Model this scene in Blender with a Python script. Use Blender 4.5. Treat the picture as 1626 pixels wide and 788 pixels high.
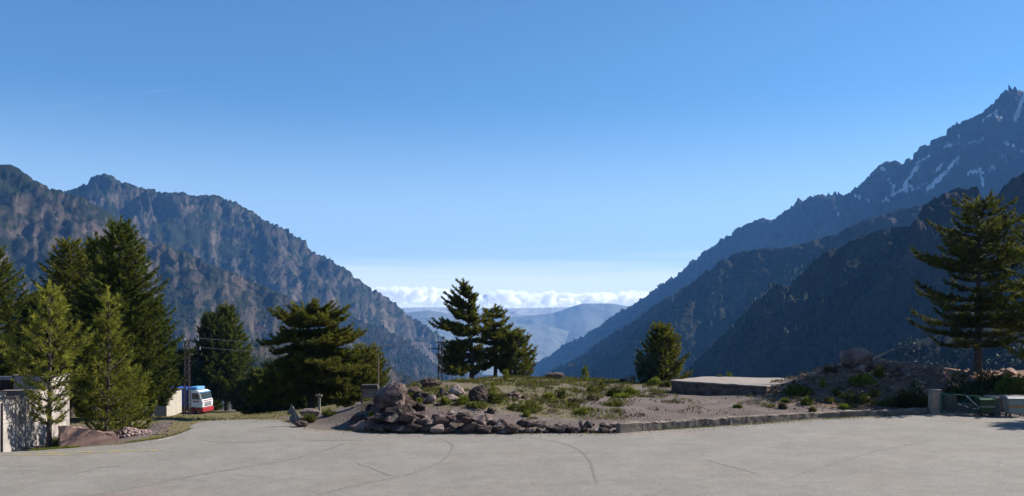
import bpy, bmesh, math, random
import numpy as np
from mathutils import Vector, Matrix

S = bpy.context.scene
for o in list(bpy.data.objects): bpy.data.objects.remove(o)
COL = S.collection
R = math.radians
rng = np.random.default_rng(7)
random.seed(7)

# ------------------------------------------------------------------ camera
EYE, FPX, CX, HY = 6.0, 1408.0, 813.0, 490.0
cam_d = bpy.data.cameras.new('camera'); cam = bpy.data.objects.new('camera', cam_d); COL.objects.link(cam)
cam.location = (0, 0, EYE); cam.rotation_euler = (R(90), 0, 0)
cam_d.sensor_width = 36; cam_d.lens = 36 * FPX / 1626; cam_d.shift_y = (HY - 394) / 1626
cam_d.clip_start = 0.5; cam_d.clip_end = 90000
S.camera = cam

# ------------------------------------------------------------------ sun, sky, exposure
SUN_AZ, SUN_EL = 69, 37        # azimuth to the right of the view direction
w = bpy.data.worlds.new('World'); S.world = w; w.use_nodes = True
nt = w.node_tree; N = nt.nodes; L = nt.links
bg = N['Background']; sky = N.new('ShaderNodeTexSky'); sky.sky_type = 'NISHITA'; sky.sun_disc = False
sky.sun_elevation = R(SUN_EL); sky.sun_rotation = R(SUN_AZ)
sky.altitude = 1400; sky.air_density = 1.0; sky.dust_density = 0.0; sky.ozone_density = 5.0
bg.inputs['Strength'].default_value = 0.0705
# thin veil of high haze cloud low over the horizon, all the way round
tc = N.new('ShaderNodeTexCoord'); sep = N.new('ShaderNodeSeparateXYZ'); L.new(tc.outputs['Generated'], sep.inputs[0])
mp = N.new('ShaderNodeMapping'); mp.inputs['Scale'].default_value = (2.2, 2.2, 60); L.new(tc.outputs['Generated'], mp.inputs[0])
nz = N.new('ShaderNodeTexNoise'); nz.inputs['Scale'].default_value = 1.6; nz.inputs['Detail'].default_value = 5; L.new(mp.outputs[0], nz.inputs[0])
ad = N.new('ShaderNodeMath'); ad.operation = 'MULTIPLY_ADD'; L.new(nz.outputs[0], ad.inputs[0]); ad.inputs[1].default_value = 0.045; L.new(sep.outputs[2], ad.inputs[2])
mr = N.new('ShaderNodeMapRange'); mr.interpolation_type = 'SMOOTHSTEP'; L.new(ad.outputs[0], mr.inputs[0])
mr.inputs[1].default_value = 0.050; mr.inputs[2].default_value = 0.088; mr.inputs[3].default_value = 0.62; mr.inputs[4].default_value = 0.0
mx = N.new('ShaderNodeMixRGB'); L.new(mr.outputs[0], mx.inputs[0]); L.new(sky.outputs[0], mx.inputs[1]); mx.inputs[2].default_value = (10.8, 11.0, 10.6, 1)
tn = N.new('ShaderNodeMixRGB'); tn.blend_type = 'MULTIPLY'; tn.inputs[0].default_value = 1; tn.inputs[2].default_value = (0.69, 0.935, 1.0, 1)   # camera white balance: cool sky
L.new(sky.outputs[0], tn.inputs[1]); L.new(tn.outputs[0], mx.inputs[1]); bw = N.new('ShaderNodeMapRange'); bw.interpolation_type = 'SMOOTHSTEP'; L.new(sep.outputs[2], bw.inputs[0]); bw.inputs[1].default_value = 0.0; bw.inputs[2].default_value = 0.24; bw.inputs[3].default_value = 0.5; bw.inputs[4].default_value = 0.0
m0 = N.new('ShaderNodeMixRGB'); L.new(bw.outputs[0], m0.inputs[0]); L.new(tn.outputs[0], m0.inputs[1]); m0.inputs[2].default_value = (8.3, 9.1, 9.2, 1); L.new(m0.outputs[0], mx.inputs[1])
L.new(mx.outputs[0], bg.inputs['Color'])

to_sun = Vector((math.sin(R(SUN_AZ)) * math.cos(R(SUN_EL)), math.cos(R(SUN_AZ)) * math.cos(R(SUN_EL)), math.sin(R(SUN_EL))))
sd = bpy.data.lights.new('sun', 'SUN'); so = bpy.data.objects.new('sun', sd); COL.objects.link(so)
sd.energy = 5.0; sd.angle = R(0.53); sd.color = (1.0, 0.94, 0.85)
so.rotation_euler = to_sun.to_track_quat('Z', 'Y').to_euler()
S.view_settings.view_transform = 'Standard'; S.view_settings.look = 'None'
S.view_settings.exposure = 1.0; S.view_settings.gamma = 1
S.render.engine = 'CYCLES'
S.cycles.max_bounces = 12; S.cycles.diffuse_bounces = 3; S.cycles.transparent_max_bounces = 8
S.cycles.volume_bounces = 12; S.cycles.use_denoising = True

# ------------------------------------------------------------------ helpers
def W(px, py, Y):
    return ((px - CX) / FPX * Y, Y, EYE - (py - HY) / FPX * Y)

def tag(o, label=None, cat=None, group=None, kind=None):
    if label: o['label'] = label
    if cat: o['category'] = cat
    if group: o['group'] = group
    if kind: o['kind'] = kind
    return o

def mesh_np(name, V, F, mat=None, parent=None, smooth=False, attrs=None, loc=None):
    """V (n,3), F (m,3) or (m,4) int arrays"""
    V = np.asarray(V, dtype=np.float32); F = np.asarray(F, dtype=np.int32)
    me = bpy.data.meshes.new(name); k = F.shape[1]
    me.vertices.add(len(V)); me.vertices.foreach_set('co', V.ravel())
    me.loops.add(F.size); me.loops.foreach_set('vertex_index', F.ravel())
    me.polygons.add(len(F)); me.polygons.foreach_set('loop_start', np.arange(0, F.size, k, dtype=np.int32))
    me.polygons.foreach_set('loop_total', np.full(len(F), k, dtype=np.int32))
    if smooth: me.polygons.foreach_set('use_smooth', np.ones(len(F), dtype=bool))
    if attrs:
        for a, v in attrs.items():
            at = me.attributes.new(a, 'FLOAT', 'POINT'); at.data.foreach_set('value', np.asarray(v, dtype=np.float32))
    me.update(); me.validate()
    return link(name, me, mat, parent, loc)

def link(name, me, mat=None, parent=None, loc=None):
    o = bpy.data.objects.new(name, me); COL.objects.link(o)
    if mat is not None and me is not None and not me.materials: me.materials.append(mat)
    if parent is not None: o.parent = parent
    if loc is not None: o.location = loc
    return o

def empty(name, loc, rz=0):
    o = bpy.data.objects.new(name, None); COL.objects.link(o); o.location = loc; o.rotation_euler = (0, 0, rz)
    o.empty_display_size = 0.3
    return o

class MB:
    """collects shapes into one mesh"""
    def __init__(s): s.bm = bmesh.new()
    def box(s, x0, x1, y0, y1, z0, z1, top=None, M=None, bev=0.0):
        vs = []
        for z in (z0, z1):
            dx, dy = (0, 0) if (z == z0 or top is None) else top
            for (x, y) in ((x0 - dx, y0 - dy), (x1 + dx, y0 - dy), (x1 + dx, y1 + dy), (x0 - dx, y1 + dy)):
                v = Vector((x, y, z)); vs.append(s.bm.verts.new(M @ v if M else v))
        fs = []
        for f in ((3, 2, 1, 0), (4, 5, 6, 7), (0, 1, 5, 4), (1, 2, 6, 5), (2, 3, 7, 6), (3, 0, 4, 7)):
            fs.append(s.bm.faces.new([vs[i] for i in f]))
        if bev > 0:
            es = list({e for f in fs for e in f.edges})
            bmesh.ops.bevel(s.bm, geom=es, offset=bev, segments=1, affect='EDGES')
        return s
    def prism(s, pts, y0, y1, M=None):
        """polygon pts (x,z) extruded along y"""
        a = [Vector((p[0], y0, p[1])) for p in pts]; b = [Vector((p[0], y1, p[1])) for p in pts]
        if M: a = [M @ v for v in a]; b = [M @ v for v in b]
        va = [s.bm.verts.new(v) for v in a]; vb = [s.bm.verts.new(v) for v in b]; n = len(pts)
        s.bm.faces.new(va); s.bm.faces.new(vb[::-1])
        for i in range(n): s.bm.faces.new((va[i], vb[i], vb[(i + 1) % n], va[(i + 1) % n]))
        bmesh.ops.recalc_face_normals(s.bm, faces=s.bm.faces[:])
        return s
    def tube(s, p, q, r, r2=None, n=8):
        p = Vector(p); q = Vector(q); r2 = r if r2 is None else r2
        d = (q - p).normalized(); u = d.orthogonal().normalized(); v = d.cross(u)
        A, B = [], []
        for i in range(n):
            a = 2 * math.pi * i / n; o = u * math.cos(a) + v * math.sin(a)
            A.append(s.bm.verts.new(p + o * r)); B.append(s.bm.verts.new(q + o * r2))
        for i in range(n): s.bm.faces.new((A[i], A[(i + 1) % n], B[(i + 1) % n], B[i]))
        s.bm.faces.new(A[::-1]); s.bm.faces.new(B)
        return s
    def build(s, name, mat, parent=None, loc=None, smooth=False):
        me = bpy.data.meshes.new(name); s.bm.to_mesh(me); s.bm.free()
        if smooth:
            for p in me.polygons: p.use_smooth = True
        return link(name, me, mat, parent, loc)

# --- numpy noise
_perm = np.random.default_rng(3).integers(0, 2**31, 4096)
def _h(ix, iy, iz):
    n = (ix * 73856093) ^ (iy * 19349663) ^ (iz * 83492791)
    n = (n ^ (n >> 13)) * 1274126177
    n = n & 0x7fffffff
    return _perm[(n ^ (n >> 15)) % 4096] / 2147483648.0
def vnoise(x, y, z=0.0):
    x, y, z = np.broadcast_arrays(np.asarray(x, float), np.asarray(y, float), np.asarray(z, float))
    xi, yi, zi = np.floor(x).astype(np.int64), np.floor(y).astype(np.int64), np.floor(z).astype(np.int64)
    fx, fy, fz = x - xi, y - yi, z - zi
    sx, sy, sz = fx*fx*fx*(fx*(fx*6-15)+10), fy*fy*fy*(fy*(fy*6-15)+10), fz*fz*fz*(fz*(fz*6-15)+10)
    def c(a, b, d): return _h(xi + a, yi + b, zi + d)
    if np.all(z == 0):
        return (c(0,0,0)*(1-sx)+c(1,0,0)*sx)*(1-sy) + (c(0,1,0)*(1-sx)+c(1,1,0)*sx)*sy
    l0 = (c(0,0,0)*(1-sx)+c(1,0,0)*sx)*(1-sy) + (c(0,1,0)*(1-sx)+c(1,1,0)*sx)*sy
    l1 = (c(0,0,1)*(1-sx)+c(1,0,1)*sx)*(1-sy) + (c(0,1,1)*(1-sx)+c(1,1,1)*sx)*sy
    return l0*(1-sz) + l1*sz
def fbm(x, y, o=5, g=0.5, z=0.0):
    s = 0; a = 1; t = 0; f = 1
    for i in range(o):
        s = s + a * (vnoise(x*f + 17.3*i, y*f - 9.1*i, (z*f + 3.7*i) if not np.isscalar(z) else z) * 2 - 1); t += a; a *= g; f *= 2.03
    return s / t
def ridged(x, y, o=5, g=0.55):
    s = 0; a = 1; t = 0; f = 1; wgt = 1.0
    for i in range(o):
        n = 1 - np.abs(vnoise(x*f + 31.7*i, y*f + 11.9*i) * 2 - 1); n = n * n
        s = s + a * n * wgt; wgt = np.clip(n * 1.7, 0, 1); t += a; a *= g; f *= 2.07
    return s / t
def ridged3(x, y, z, o=4, g=0.55):
    s = 0; a = 1; t = 0; f = 1; wgt = 1.0
    for i in range(o):
        n = 1 - np.abs(vnoise(x*f + 31.7*i, y*f + 11.9*i, z*f + 5.3*i + .01) * 2 - 1); n = n * n
        s = s + a * n * wgt; wgt = np.clip(n * 1.7, 0, 1); t += a; a *= g; f *= 2.07
    return s / t
def sstep(a, b, x):
    t = np.clip((x - a) / (b - a), 0, 1); return t * t * (3 - 2 * t)

# ------------------------------------------------------------------ materials
def mat_base(name, rough=0.9, spec=0.3):
    m = bpy.data.materials.new(name); m.use_nodes = True; b = m.node_tree.nodes['Principled BSDF']
    b.inputs['Roughness'].default_value = rough
    b.inputs['Specular IOR Level'].default_value = spec
    return m, m.node_tree.nodes, m.node_tree.links, b

def noise_node(N, L, scale, detail=6, rough=0.6, vec=None, dist=0.0, sc3=None):
    n = N.new('ShaderNodeTexNoise'); n.inputs['Scale'].default_value = scale; n.inputs['Detail'].default_value = detail
    n.inputs['Roughness'].default_value = rough; n.inputs['Distortion'].default_value = dist
    if vec is None:
        g = N.new('ShaderNodeNewGeometry'); vec = g.outputs['Position']
    if sc3:
        mp = N.new('ShaderNodeMapping'); mp.inputs['Scale'].default_value = sc3; L.new(vec, mp.inputs[0]); vec = mp.outputs[0]
    L.new(vec, n.inputs['Vector']); return n
def ramp(N, L, src, stops):
    r = N.new('ShaderNodeValToRGB'); e = r.color_ramp.elements
    e[0].position, e[0].color = stops[0][0], (*stops[0][1], 1); e[1].position, e[1].color = stops[-1][0], (*stops[-1][1], 1)
    for p, c in stops[1:-1]:
        x = e.new(p); x.color = (*c, 1)
    L.new(src, r.inputs[0]); return r
def mixc(N, L, fac, a, b, mode='MIX'):
    m = N.new('ShaderNodeMixRGB'); m.blend_type = mode
    for i, v in ((0, fac), (1, a), (2, b)):
        if hasattr(v, 'links'): L.new(v, m.inputs[i])
        elif i == 0: m.inputs[0].default_value = v
        else: m.inputs[i].default_value = (*v, 1)
    return m
def bump(N, L, b, h, strength=0.5, dist=0.05):
    n = N.new('ShaderNodeBump'); n.inputs['Strength'].default_value = strength; n.inputs['Distance'].default_value = dist
    L.new(h, n.inputs['Height']); L.new(n.outputs[0], b.inputs['Normal']); return n

def simple(name, c1, c2=None, scale=3.0, rough=0.8, spec=0.3, bmp=0.0, bd=0.02, obj=True, metal=0.0):
    m, N, L, b = mat_base(name, rough, spec)
    c2 = c2 or tuple(x * 0.75 for x in c1)
    n = noise_node(N, L, scale, 6, 0.65)
    r = ramp(N, L, n.outputs[0], [(0.3, c2), (0.7, c1)])
    L.new(r.outputs[0], b.inputs['Base Color']); b.inputs['Metallic'].default_value = metal
    if bmp: bump(N, L, b, n.outputs[0], bmp, bd)
    return m

def rock_mat(name, dark, mid, light, scale=1.0, moss=0.0):
    m, N, L, b = mat_base(name, 0.92, 0.2)
    ti = N.new('ShaderNodeObjectInfo')
    n1 = noise_node(N, L, 1.3 * scale, 8, 0.65); n2 = noise_node(N, L, 9 * scale, 6, 0.7)
    r = ramp(N, L, n1.outputs[0], [(0.32, dark), (0.5, mid), (0.68, light)])
    r2 = ramp(N, L, n2.outputs[0], [(0.35, (0.55, 0.55, 0.57)), (0.65, (1.15, 1.12, 1.1))])
    m1 = mixc(N, L, 1.0, r.outputs[0], r2.outputs[0], 'MULTIPLY')
    r3 = ramp(N, L, ti.outputs['Random'], [(0, (0.62, 0.58, 0.58)), (1, (1.38, 1.25, 1.18))])
    m2 = mixc(N, L, 1.0, m1.outputs[0], r3.outputs[0], 'MULTIPLY')
    out = m2
    if moss:
        n3 = noise_node(N, L, 2.2 * scale, 6, 0.7)
        r4 = ramp(N, L, n3.outputs[0], [(0.56, (0, 0, 0)), (0.64, (moss,) * 3)])
        out = mixc(N, L, r4.outputs[0], m2.outputs[0], (0.17, 0.17, 0.11))
    L.new(out.outputs[0], b.inputs['Base Color'])
    bump(N, L, b, n2.outputs[0], 0.7, 0.06 / scale)
    return m

def leaf_mat(name, dark, light, trans=0.25):
    m = bpy.data.materials.new(name); m.use_nodes = True; N = m.node_tree.nodes; L = m.node_tree.links
    b = N['Principled BSDF']; out = N['Material Output']
    at = N.new('ShaderNodeAttribute'); at.attribute_name = 'tint'
    r = ramp(N, L, at.outputs['Fac'], [(0.0, dark), (1.0, light)])
    L.new(r.outputs[0], b.inputs['Base Color']); b.inputs['Roughness'].default_value = 0.7; b.inputs['Specular IOR Level'].default_value = 0.08
    t = N.new('ShaderNodeBsdfTranslucent'); L.new(r.outputs[0], t.inputs[0])
    mx = N.new('ShaderNodeMixShader'); mx.inputs[0].default_value = trans
    L.new(b.outputs[0], mx.inputs[1]); L.new(t.outputs[0], mx.inputs[2]); L.new(mx.outputs[0], out.inputs[0])
    return m

M = {}
M['bark'] = simple('bark', (0.13, 0.105, 0.085), (0.05, 0.04, 0.035), 6, 0.95, 0.1, 0.8, 0.05)
M['bark_grey'] = simple('bark_grey', (0.22, 0.20, 0.18), (0.10, 0.085, 0.07), 8, 0.95, 0.1, 0.6, 0.03)
M['needle'] = leaf_mat('needle', (0.016, 0.026, 0.006), (0.13, 0.145, 0.02), .35)
M['needle_dark'] = leaf_mat('needle_dark', (0.011, 0.020, 0.006), (0.085, 0.10, 0.017), .3)
M['needle_young'] = leaf_mat('needle_young', (0.055, 0.070, 0.008), (0.29, 0.29, 0.04), 0.42)
M['needle_fresh'] = leaf_mat('needle_fresh', (0.055, 0.070, 0.008), (0.36, 0.35, 0.055), 0.45)
M['needle_olive'] = leaf_mat('needle_olive', (0.022, 0.032, 0.006), (0.19, 0.185, 0.025), .35)
M['needle_blue'] = leaf_mat('needle_blue', (0.02, 0.035, 0.022), (0.10, 0.13, 0.085))
M['shrub'] = leaf_mat('shrub', (0.040, 0.048, 0.010), (0.20, 0.20, 0.035), .3)
M['shrub_bright'] = leaf_mat('shrub_bright', (0.07, 0.09, 0.012), (0.27, 0.29, 0.035), .3)
M['shrub_brown'] = leaf_mat('shrub_brown', (0.055, 0.042, 0.024), (0.16, 0.13, 0.06))
M['grass'] = leaf_mat('grass', (0.07, 0.075, 0.015), (0.24, 0.22, 0.05))
M['boulder'] = rock_mat('boulder', (0.070, 0.050, 0.048), (0.150, 0.114, 0.109), (0.30, 0.245, 0.23), 1.0, 0.6)
M['boulder_brown'] = rock_mat('boulder_brown', (0.13, 0.09, 0.068), (0.27, 0.195, 0.15), (0.44, 0.34, 0.27), 1.2, 0.5)
M['boulder_pale'] = rock_mat('boulder_pale', (0.17, 0.135, 0.125), (0.27, 0.22, 0.20), (0.38, 0.32, 0.29), 1.3, 0.3)
M['boulder_dark'] = rock_mat('boulder_dark', (0.038, 0.028, 0.026), (0.075, 0.055, 0.05), (0.15, 0.112, 0.1), 1.0, 0.5)
M['rubble'] = rock_mat('rubble', (0.13, 0.10, 0.11), (0.24, 0.19, 0.19), (0.4, 0.34, 0.32), 3.0)
M['concrete'] = simple('concrete', (0.29, 0.24, 0.19), (0.12, 0.095, 0.075), 1.6, 0.9, 0.2, 0.3, 0.02)
M['concrete_pale'] = simple('concrete_pale', (0.34, 0.29, 0.25), (0.24, 0.20, 0.175), 2.6, 0.9, 0.2, 0.3, 0.02)
M['block'] = simple('block', (0.54, 0.475, 0.43), (0.30, 0.26, 0.235), 3.0, 0.9, 0.2, 0.4, 0.02)
M['pink'] = simple('pink_render', (0.38, 0.235, 0.185), (0.25, 0.16, 0.13), 2.0, 0.95, 0.15, 0.5, 0.04)
M['roof_brown'] = simple('roof_brown', (0.085, 0.047, 0.042), (0.055, 0.032, 0.03), 0.8, 1.0, 0.02)
M['metal_grey'] = simple('metal_grey', (0.35, 0.36, 0.37), (0.22, 0.23, 0.24), 5, 0.5, 0.5, metal=0.5)
M['metal_rust'] = simple('metal_rust', (0.075, 0.055, 0.048), (0.04, 0.03, 0.026), 8, 0.8)
M['metal_green'] = simple('metal_green', (0.02, 0.11, 0.075), (0.015, 0.07, 0.05), 8, 0.5)
M['sign_back'] = simple('sign_back', (0.13, 0.13, 0.125), (0.08, 0.08, 0.08), 5, 0.7)
M['dark'] = simple('dark', (0.02, 0.02, 0.022), (0.012, 0.012, 0.013), 8, 0.7)
M['rubber'] = simple('rubber', (0.02, 0.02, 0.02), (0.012, 0.012, 0.012), 8, 0.85)
M['white_paint'] = simple('white_paint', (0.80, 0.80, 0.80), (0.66, 0.66, 0.66), 2, 0.35, 0.5)
M['red_paint'] = simple('red_paint', (0.42, 0.03, 0.03), (0.25, 0.02, 0.02), 2, 0.4, 0.5)
M['blue_paint'] = simple('blue_paint', (0.02, 0.12, 0.50), (0.015, 0.07, 0.33), 2, 0.45, 0.5)
M['pale_blue'] = simple('pale_blue', (0.15, 0.42, 0.75), (0.1, 0.3, 0.6), 2, 0.45, 0.5)
M['wood_grey'] = simple('wood_grey', (0.30, 0.26, 0.22), (0.18, 0.15, 0.13), 4, 0.9, 0.2, 0.4, 0.02)
M['wood_brown'] = simple('wood_brown', (0.24, 0.155, 0.11), (0.14, 0.09, 0.065), 5, 0.9)
M['shed'] = simple('shed_lit_plank', (0.50, 0.46, 0.37), (0.36, 0.32, 0.26), 3, 0.9)  # paler than the front boards: sunlit side put into the colour
M['glass'] = simple('tinted_glass', (0.05, 0.07, 0.08), (0.03, 0.045, 0.05), 1, 0.08, 0.8)
M['ceramic'] = simple('ceramic', (0.55, 0.62, 0.62), (0.4, 0.48, 0.48), 8, 0.2, 0.6)
M['yellow_line'] = None
M['wire'] = simple('wire', (0.42, 0.41, 0.40), (0.34, 0.33, 0.32), 2, 0.5)
M['bin_green'] = simple('bin_green', (0.045, 0.08, 0.028), (0.03, 0.06, 0.02), 4, 0.5)
M['bin_grey'] = simple('bin_grey', (0.30, 0.32, 0.28), (0.22, 0.24, 0.21), 4, 0.5)
M['lid_green'] = simple('lid_green', (0.05, 0.12, 0.05), (0.035, 0.09, 0.035), 4, 0.35, 0.6)
M['orange'] = simple('orange', (0.62, 0.22, 0.04), (0.45, 0.15, 0.03), 4, 0.5)

# ------------------------------------------------------------------ near ground height
def px_ctrl(px, py, Y): return W(px, py, Y)
CTRL = [px_ctrl(*c) for c in [
 # left: dirt, grass bank, truck, trees
 (240, 690, 42), (250, 672, 46.5), (300, 664, 60), (300, 661, 80), (300, 657, 110), (400, 658, 105), (440, 660, 75),
 (230, 657, 105), (150, 668, 62), (60, 668, 58), (-100, 668, 60), (-300, 660, 80), (160, 685, 45), (110, 699, 44),
 (493, 655, 66), (440, 664, 55), (520, 677, 45.2), (560, 650, 53), (600, 640, 60), (560, 640, 80), (340, 655, 122), (180, 652, 125), (0, 650, 125), (480, 650, 110),
 # boulder pile and mound
 (590, 668, 45), (610, 640, 46.5), (640, 625, 48.5), (640, 660, 44.5), (700, 660, 44.3), (700, 638, 46.5), (700, 617, 54), (760, 655, 44.6),
 (760, 607, 62), (690, 612, 62), (640, 615, 60), (800, 668, 44), (900, 675, 44), (800, 632, 51), (800, 605, 70), (900, 603, 74), (1000, 608, 70),
 (900, 632, 54), (1000, 640, 52), (1000, 675, 45), (740, 604, 74), (820, 604, 80),
 # gravel flat
 (1100, 660, 48), (1200, 648, 51), (1100, 624, 60), (1200, 629, 57), (1050, 612, 66), (1260, 640, 53), (1160, 612, 66), (1250, 606, 66),
 # right mound
 (1280, 612, 57), (1300, 588, 61), (1350, 573, 60), (1400, 575, 60), (1470, 584, 60), (1550, 591, 62), (1640, 594, 62), (1800, 594, 62),
 (1300, 650, 51), (1400, 652, 51.5), (1480, 652, 51.8), (1350, 618, 55.5), (1440, 618, 55.5), (1520, 628, 55), (1600, 628, 55), (1800, 628, 55), (1340, 584, 57.5), (1400, 588, 57.5),
 (1560, 660, 49.9), (1650, 660, 49.9), (1520, 657, 50.5), (1800, 662, 49),
]]
CTRL += [(-45, 100, -8), (-70, 60, -4), (-90, 40, -2), (-60, 20, 0), (-30, 25, 0), (-12, 20, 0), (12, 20, 0), (30, 20, 0), (60, 20, 0), (60, 45, 0.5), (90, 60, 2), (80, 40, 0),
         (-80, 150, -13), (-40, 150, -13), (-15, 105, -9), (0, 96, -4.5), (15, 92, -4), (30, 88, -3), (50, 88, -3), (0, 150, -24), (30, 150, -24), (60, 150, -24), (90, 150, -24), (110, 100, -8), (-130, 100, -9), (-130, 30, -2),
         (-24, 45, -0.9), (-26, 39, -0.3), (-21.2, 41, -0.35), (-20.5, 45, -0.8), (-19, 47, -0.9)]
CT = np.array(CTRL)
def _tps(d2): return 0.5 * d2 * np.log(np.maximum(d2, 1e-9))
_n = len(CT); _K = np.zeros((_n + 3, _n + 3)); _d2 = ((CT[:, None, :2] - CT[None, :, :2]) ** 2).sum(-1)
_K[:_n, :_n] = _tps(_d2) + np.eye(_n) * 0.6; _K[:_n, _n] = 1; _K[:_n, _n+1:] = CT[:, :2]; _K[_n, :_n] = 1; _K[_n+1:, :_n] = CT[:, :2].T
_wt = np.linalg.solve(_K, np.concatenate([CT[:, 2], [0, 0, 0]]))
# asphalt outline (world)
def LP(px, py): Y = EYE * FPX / (py - HY); return ((px - CX) / FPX * Y, Y)
EDGE = [LP(*p) for p in [(0, 719), (60, 716), (110, 712), (190, 706), (250, 698), (283, 690), (300, 683), (304, 676), (318, 670), (345, 667.5), (400, 666.5), (445, 668), (470, 676), (500, 682),
                         (540, 685), (600, 688), (700, 690), (800, 690), (900, 689), (960, 689), (1000, 686), (1150, 678), (1300, 667), (1400, 662), (1482, 658.5), (1540, 662), (1600, 663), (1700, 666)]]
LOT = [(-60, 34)] + [(-30, 36.2)] + EDGE + [(60, 44), (60, -40), (-60, -40)]
LOTA = np.array(LOT)
def poly_sd(x, y, P):
    x = np.asarray(x, float); y = np.asarray(y, float)
    d = np.full(x.shape, 1e9); ins = np.zeros(x.shape, bool)
    n = len(P)
    for i in range(n):
        ax, ay = P[i]; bx, by = P[(i + 1) % n]
        ex, ey = bx - ax, by - ay; t = np.clip(((x - ax) * ex + (y - ay) * ey) / (ex * ex + ey * ey), 0, 1)
        d = np.minimum(d, np.hypot(x - ax - t * ex, y - ay - t * ey))
        c = (ay > y) != (by > y)
        if ey != 0: ins ^= c & (x < (bx - ax) * (y - ay) / ey + ax)
    return np.where(ins, -d, d)
def gz(x, y):
    x = np.asarray(x, float); y = np.asarray(y, float); sh = x.shape; xf, yf = x.ravel(), y.ravel()
    z = np.zeros(xf.size)
    for i0 in range(0, xf.size, 20000):
        a, b = xf[i0:i0+20000], yf[i0:i0+20000]
        d2 = (a[:, None] - CT[None, :, 0]) ** 2 + (b[:, None] - CT[None, :, 1]) ** 2
        z[i0:i0+20000] = _tps(d2) @ _wt[:_n] + _wt[_n] + _wt[_n+1] * a + _wt[_n+2] * b
    # far away: settle into a steady descent
    far = sstep(125, 175, yf) + sstep(100, 140, np.abs(xf)); far = np.clip(far, 0, 1)
    zf = -16 - 0.42 * np.maximum(yf - 125, 0) - 0.03 * np.maximum(np.abs(xf) - 100, 0) * (yf > 60)
    zf = np.where(yf < 60, np.minimum(0, -(np.abs(xf) - 60) * 0.02), zf)
    z = z * (1 - far) + zf * far
    z = z + 0.10 * fbm(xf / 2.2, yf / 2.2, 4) * sstep(0.2, 2, poly_sd(xf, yf, LOTA)) + 0.35 * fbm(xf / 9, yf / 9, 3) * sstep(52, 60, yf)
    s = poly_sd(xf, yf, LOTA)
    k = sstep(0.0, 1.3, s)
    z = z * k
    z = np.where(s < 0.02, np.minimum(z, 0), z)
    return z.reshape(sh)
def gz1(x, y): return float(gz(np.array([x]), np.array([y]))[0])
def on_ground(px, py, y0=37.0, y1=110.0):
    Y = np.arange(y0, y1, 0.15); X = (px - CX) / FPX * Y; zr = EYE - (py - HY) / FPX * Y
    g = gz(X, Y); k = np.argmax(zr <= g) if np.any(zr <= g) else int(np.argmin(zr - g))
    return (float(X[k]), float(Y[k]), float(g[k]))

def axis(parts):
    out = []
    for a, b, s in parts:
        out.append(np.arange(a, b, s))
    return np.concatenate(out + [[parts[-1][1]]])
gx = axis([(-900, -150, 50), (-150, -60, 6), (-60, -28, 1.2), (-28, 40, 0.32), (40, 70, 1.5), (70, 150, 6), (150, 900, 50)])
gy = axis([(-900, -40, 60), (-40, 34, 6), (34, 76, 0.32), (76, 130, 1.2), (130, 260, 10), (260, 900, 40)])
GX, GY = np.meshgrid(gx, gy); GZ = gz(GX, GY)
def grid_faces(nr, nc):
    i = np.arange(nr - 1)[:, None] * nc + np.arange(nc - 1)[None, :]
    return np.stack([i, i + 1, i + nc + 1, i + nc], -1).reshape(-1, 4)

# grass amount / kind of ground as painted vegetation attribute
def veg_fn(x, y):
    v = np.zeros(x.shape)
    px = CX + x / y * FPX
    v = np.maximum(v, sstep(0.1, 0.5, 1 - poly_sd(x, y, LOTA) / 1.4) * sstep(-26, -22, x) * (x < -12) * 1.0)
    v = np.maximum(v, sstep(1.0, 0.3, poly_sd(x, y, LOTA)) * 0.6 * (x > -12) * (x < 26))
    v = np.maximum(v, 0.75 * sstep(50, 58, y) * (x < -13))
    cen = sstep(560, 640, px) * (1 - sstep(880, 1010, px)) * sstep(44, 46, y)
    cen = np.maximum(cen, sstep(60, 66, y) * (px > 640) * (px < 1050))
    v = np.maximum(v, cen * 0.62)
    v = np.maximum(v, 0.35 * sstep(1240, 1290, px) * (y > 51))
    return v
safeY = np.maximum(GY, 5)
veg = veg_fn(GX, safeY)
m, N, L, b = mat_base('ground_dirt', 0.95, 0.15)
n1 = noise_node(N, L, 0.5, 8, 0.65); n2 = noise_node(N, L, 6, 8, 0.75); n3 = noise_node(N, L, 26, 4, 0.7)
rc = ramp(N, L, n1.outputs[0], [(0.3, (0.125, 0.098, 0.082)), (0.55, (0.18, 0.145, 0.125)), (0.75, (0.24, 0.20, 0.175))])
rs = ramp(N, L, n3.outputs[0], [(0.35, (0.6, 0.58, 0.6)), (0.62, (1.2, 1.2, 1.2))])
c1 = mixc(N, L, 1.0, rc.outputs[0], rs.outputs[0], 'MULTIPLY')
ra_ = N.new('ShaderNodeAttribute'); ra_.attribute_name = 'red'
rr = ramp(N, L, n2.outputs[0], [(0.3, (0.10, 0.055, 0.036)), (0.55, (0.23, 0.135, 0.092)), (0.75, (0.40, 0.265, 0.19))])
c1 = mixc(N, L, ra_.outputs['Fac'], c1.outputs[0], rr.outputs[0])
rg = ramp(N, L, n2.outputs[0], [(0.3, (0.075, 0.066, 0.026)), (0.5, (0.145, 0.122, 0.052)), (0.7, (0.23, 0.19, 0.10))])
va = N.new('ShaderNodeAttribute'); va.attribute_name = 'veg'
nm = noise_node(N, L, 1.1, 8, 0.75)
ma = N.new('ShaderNodeMath'); ma.operation = 'ADD'; L.new(va.outputs['Fac'], ma.inputs[0]); L.new(nm.outputs[0], ma.inputs[1])
mr2 = N.new('ShaderNodeMapRange'); L.new(ma.outputs[0], mr2.inputs[0]); mr2.inputs[1].default_value = 0.95; mr2.inputs[2].default_value = 1.2
c2 = mixc(N, L, mr2.outputs[0], c1.outputs[0], rg.outputs[0])
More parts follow.
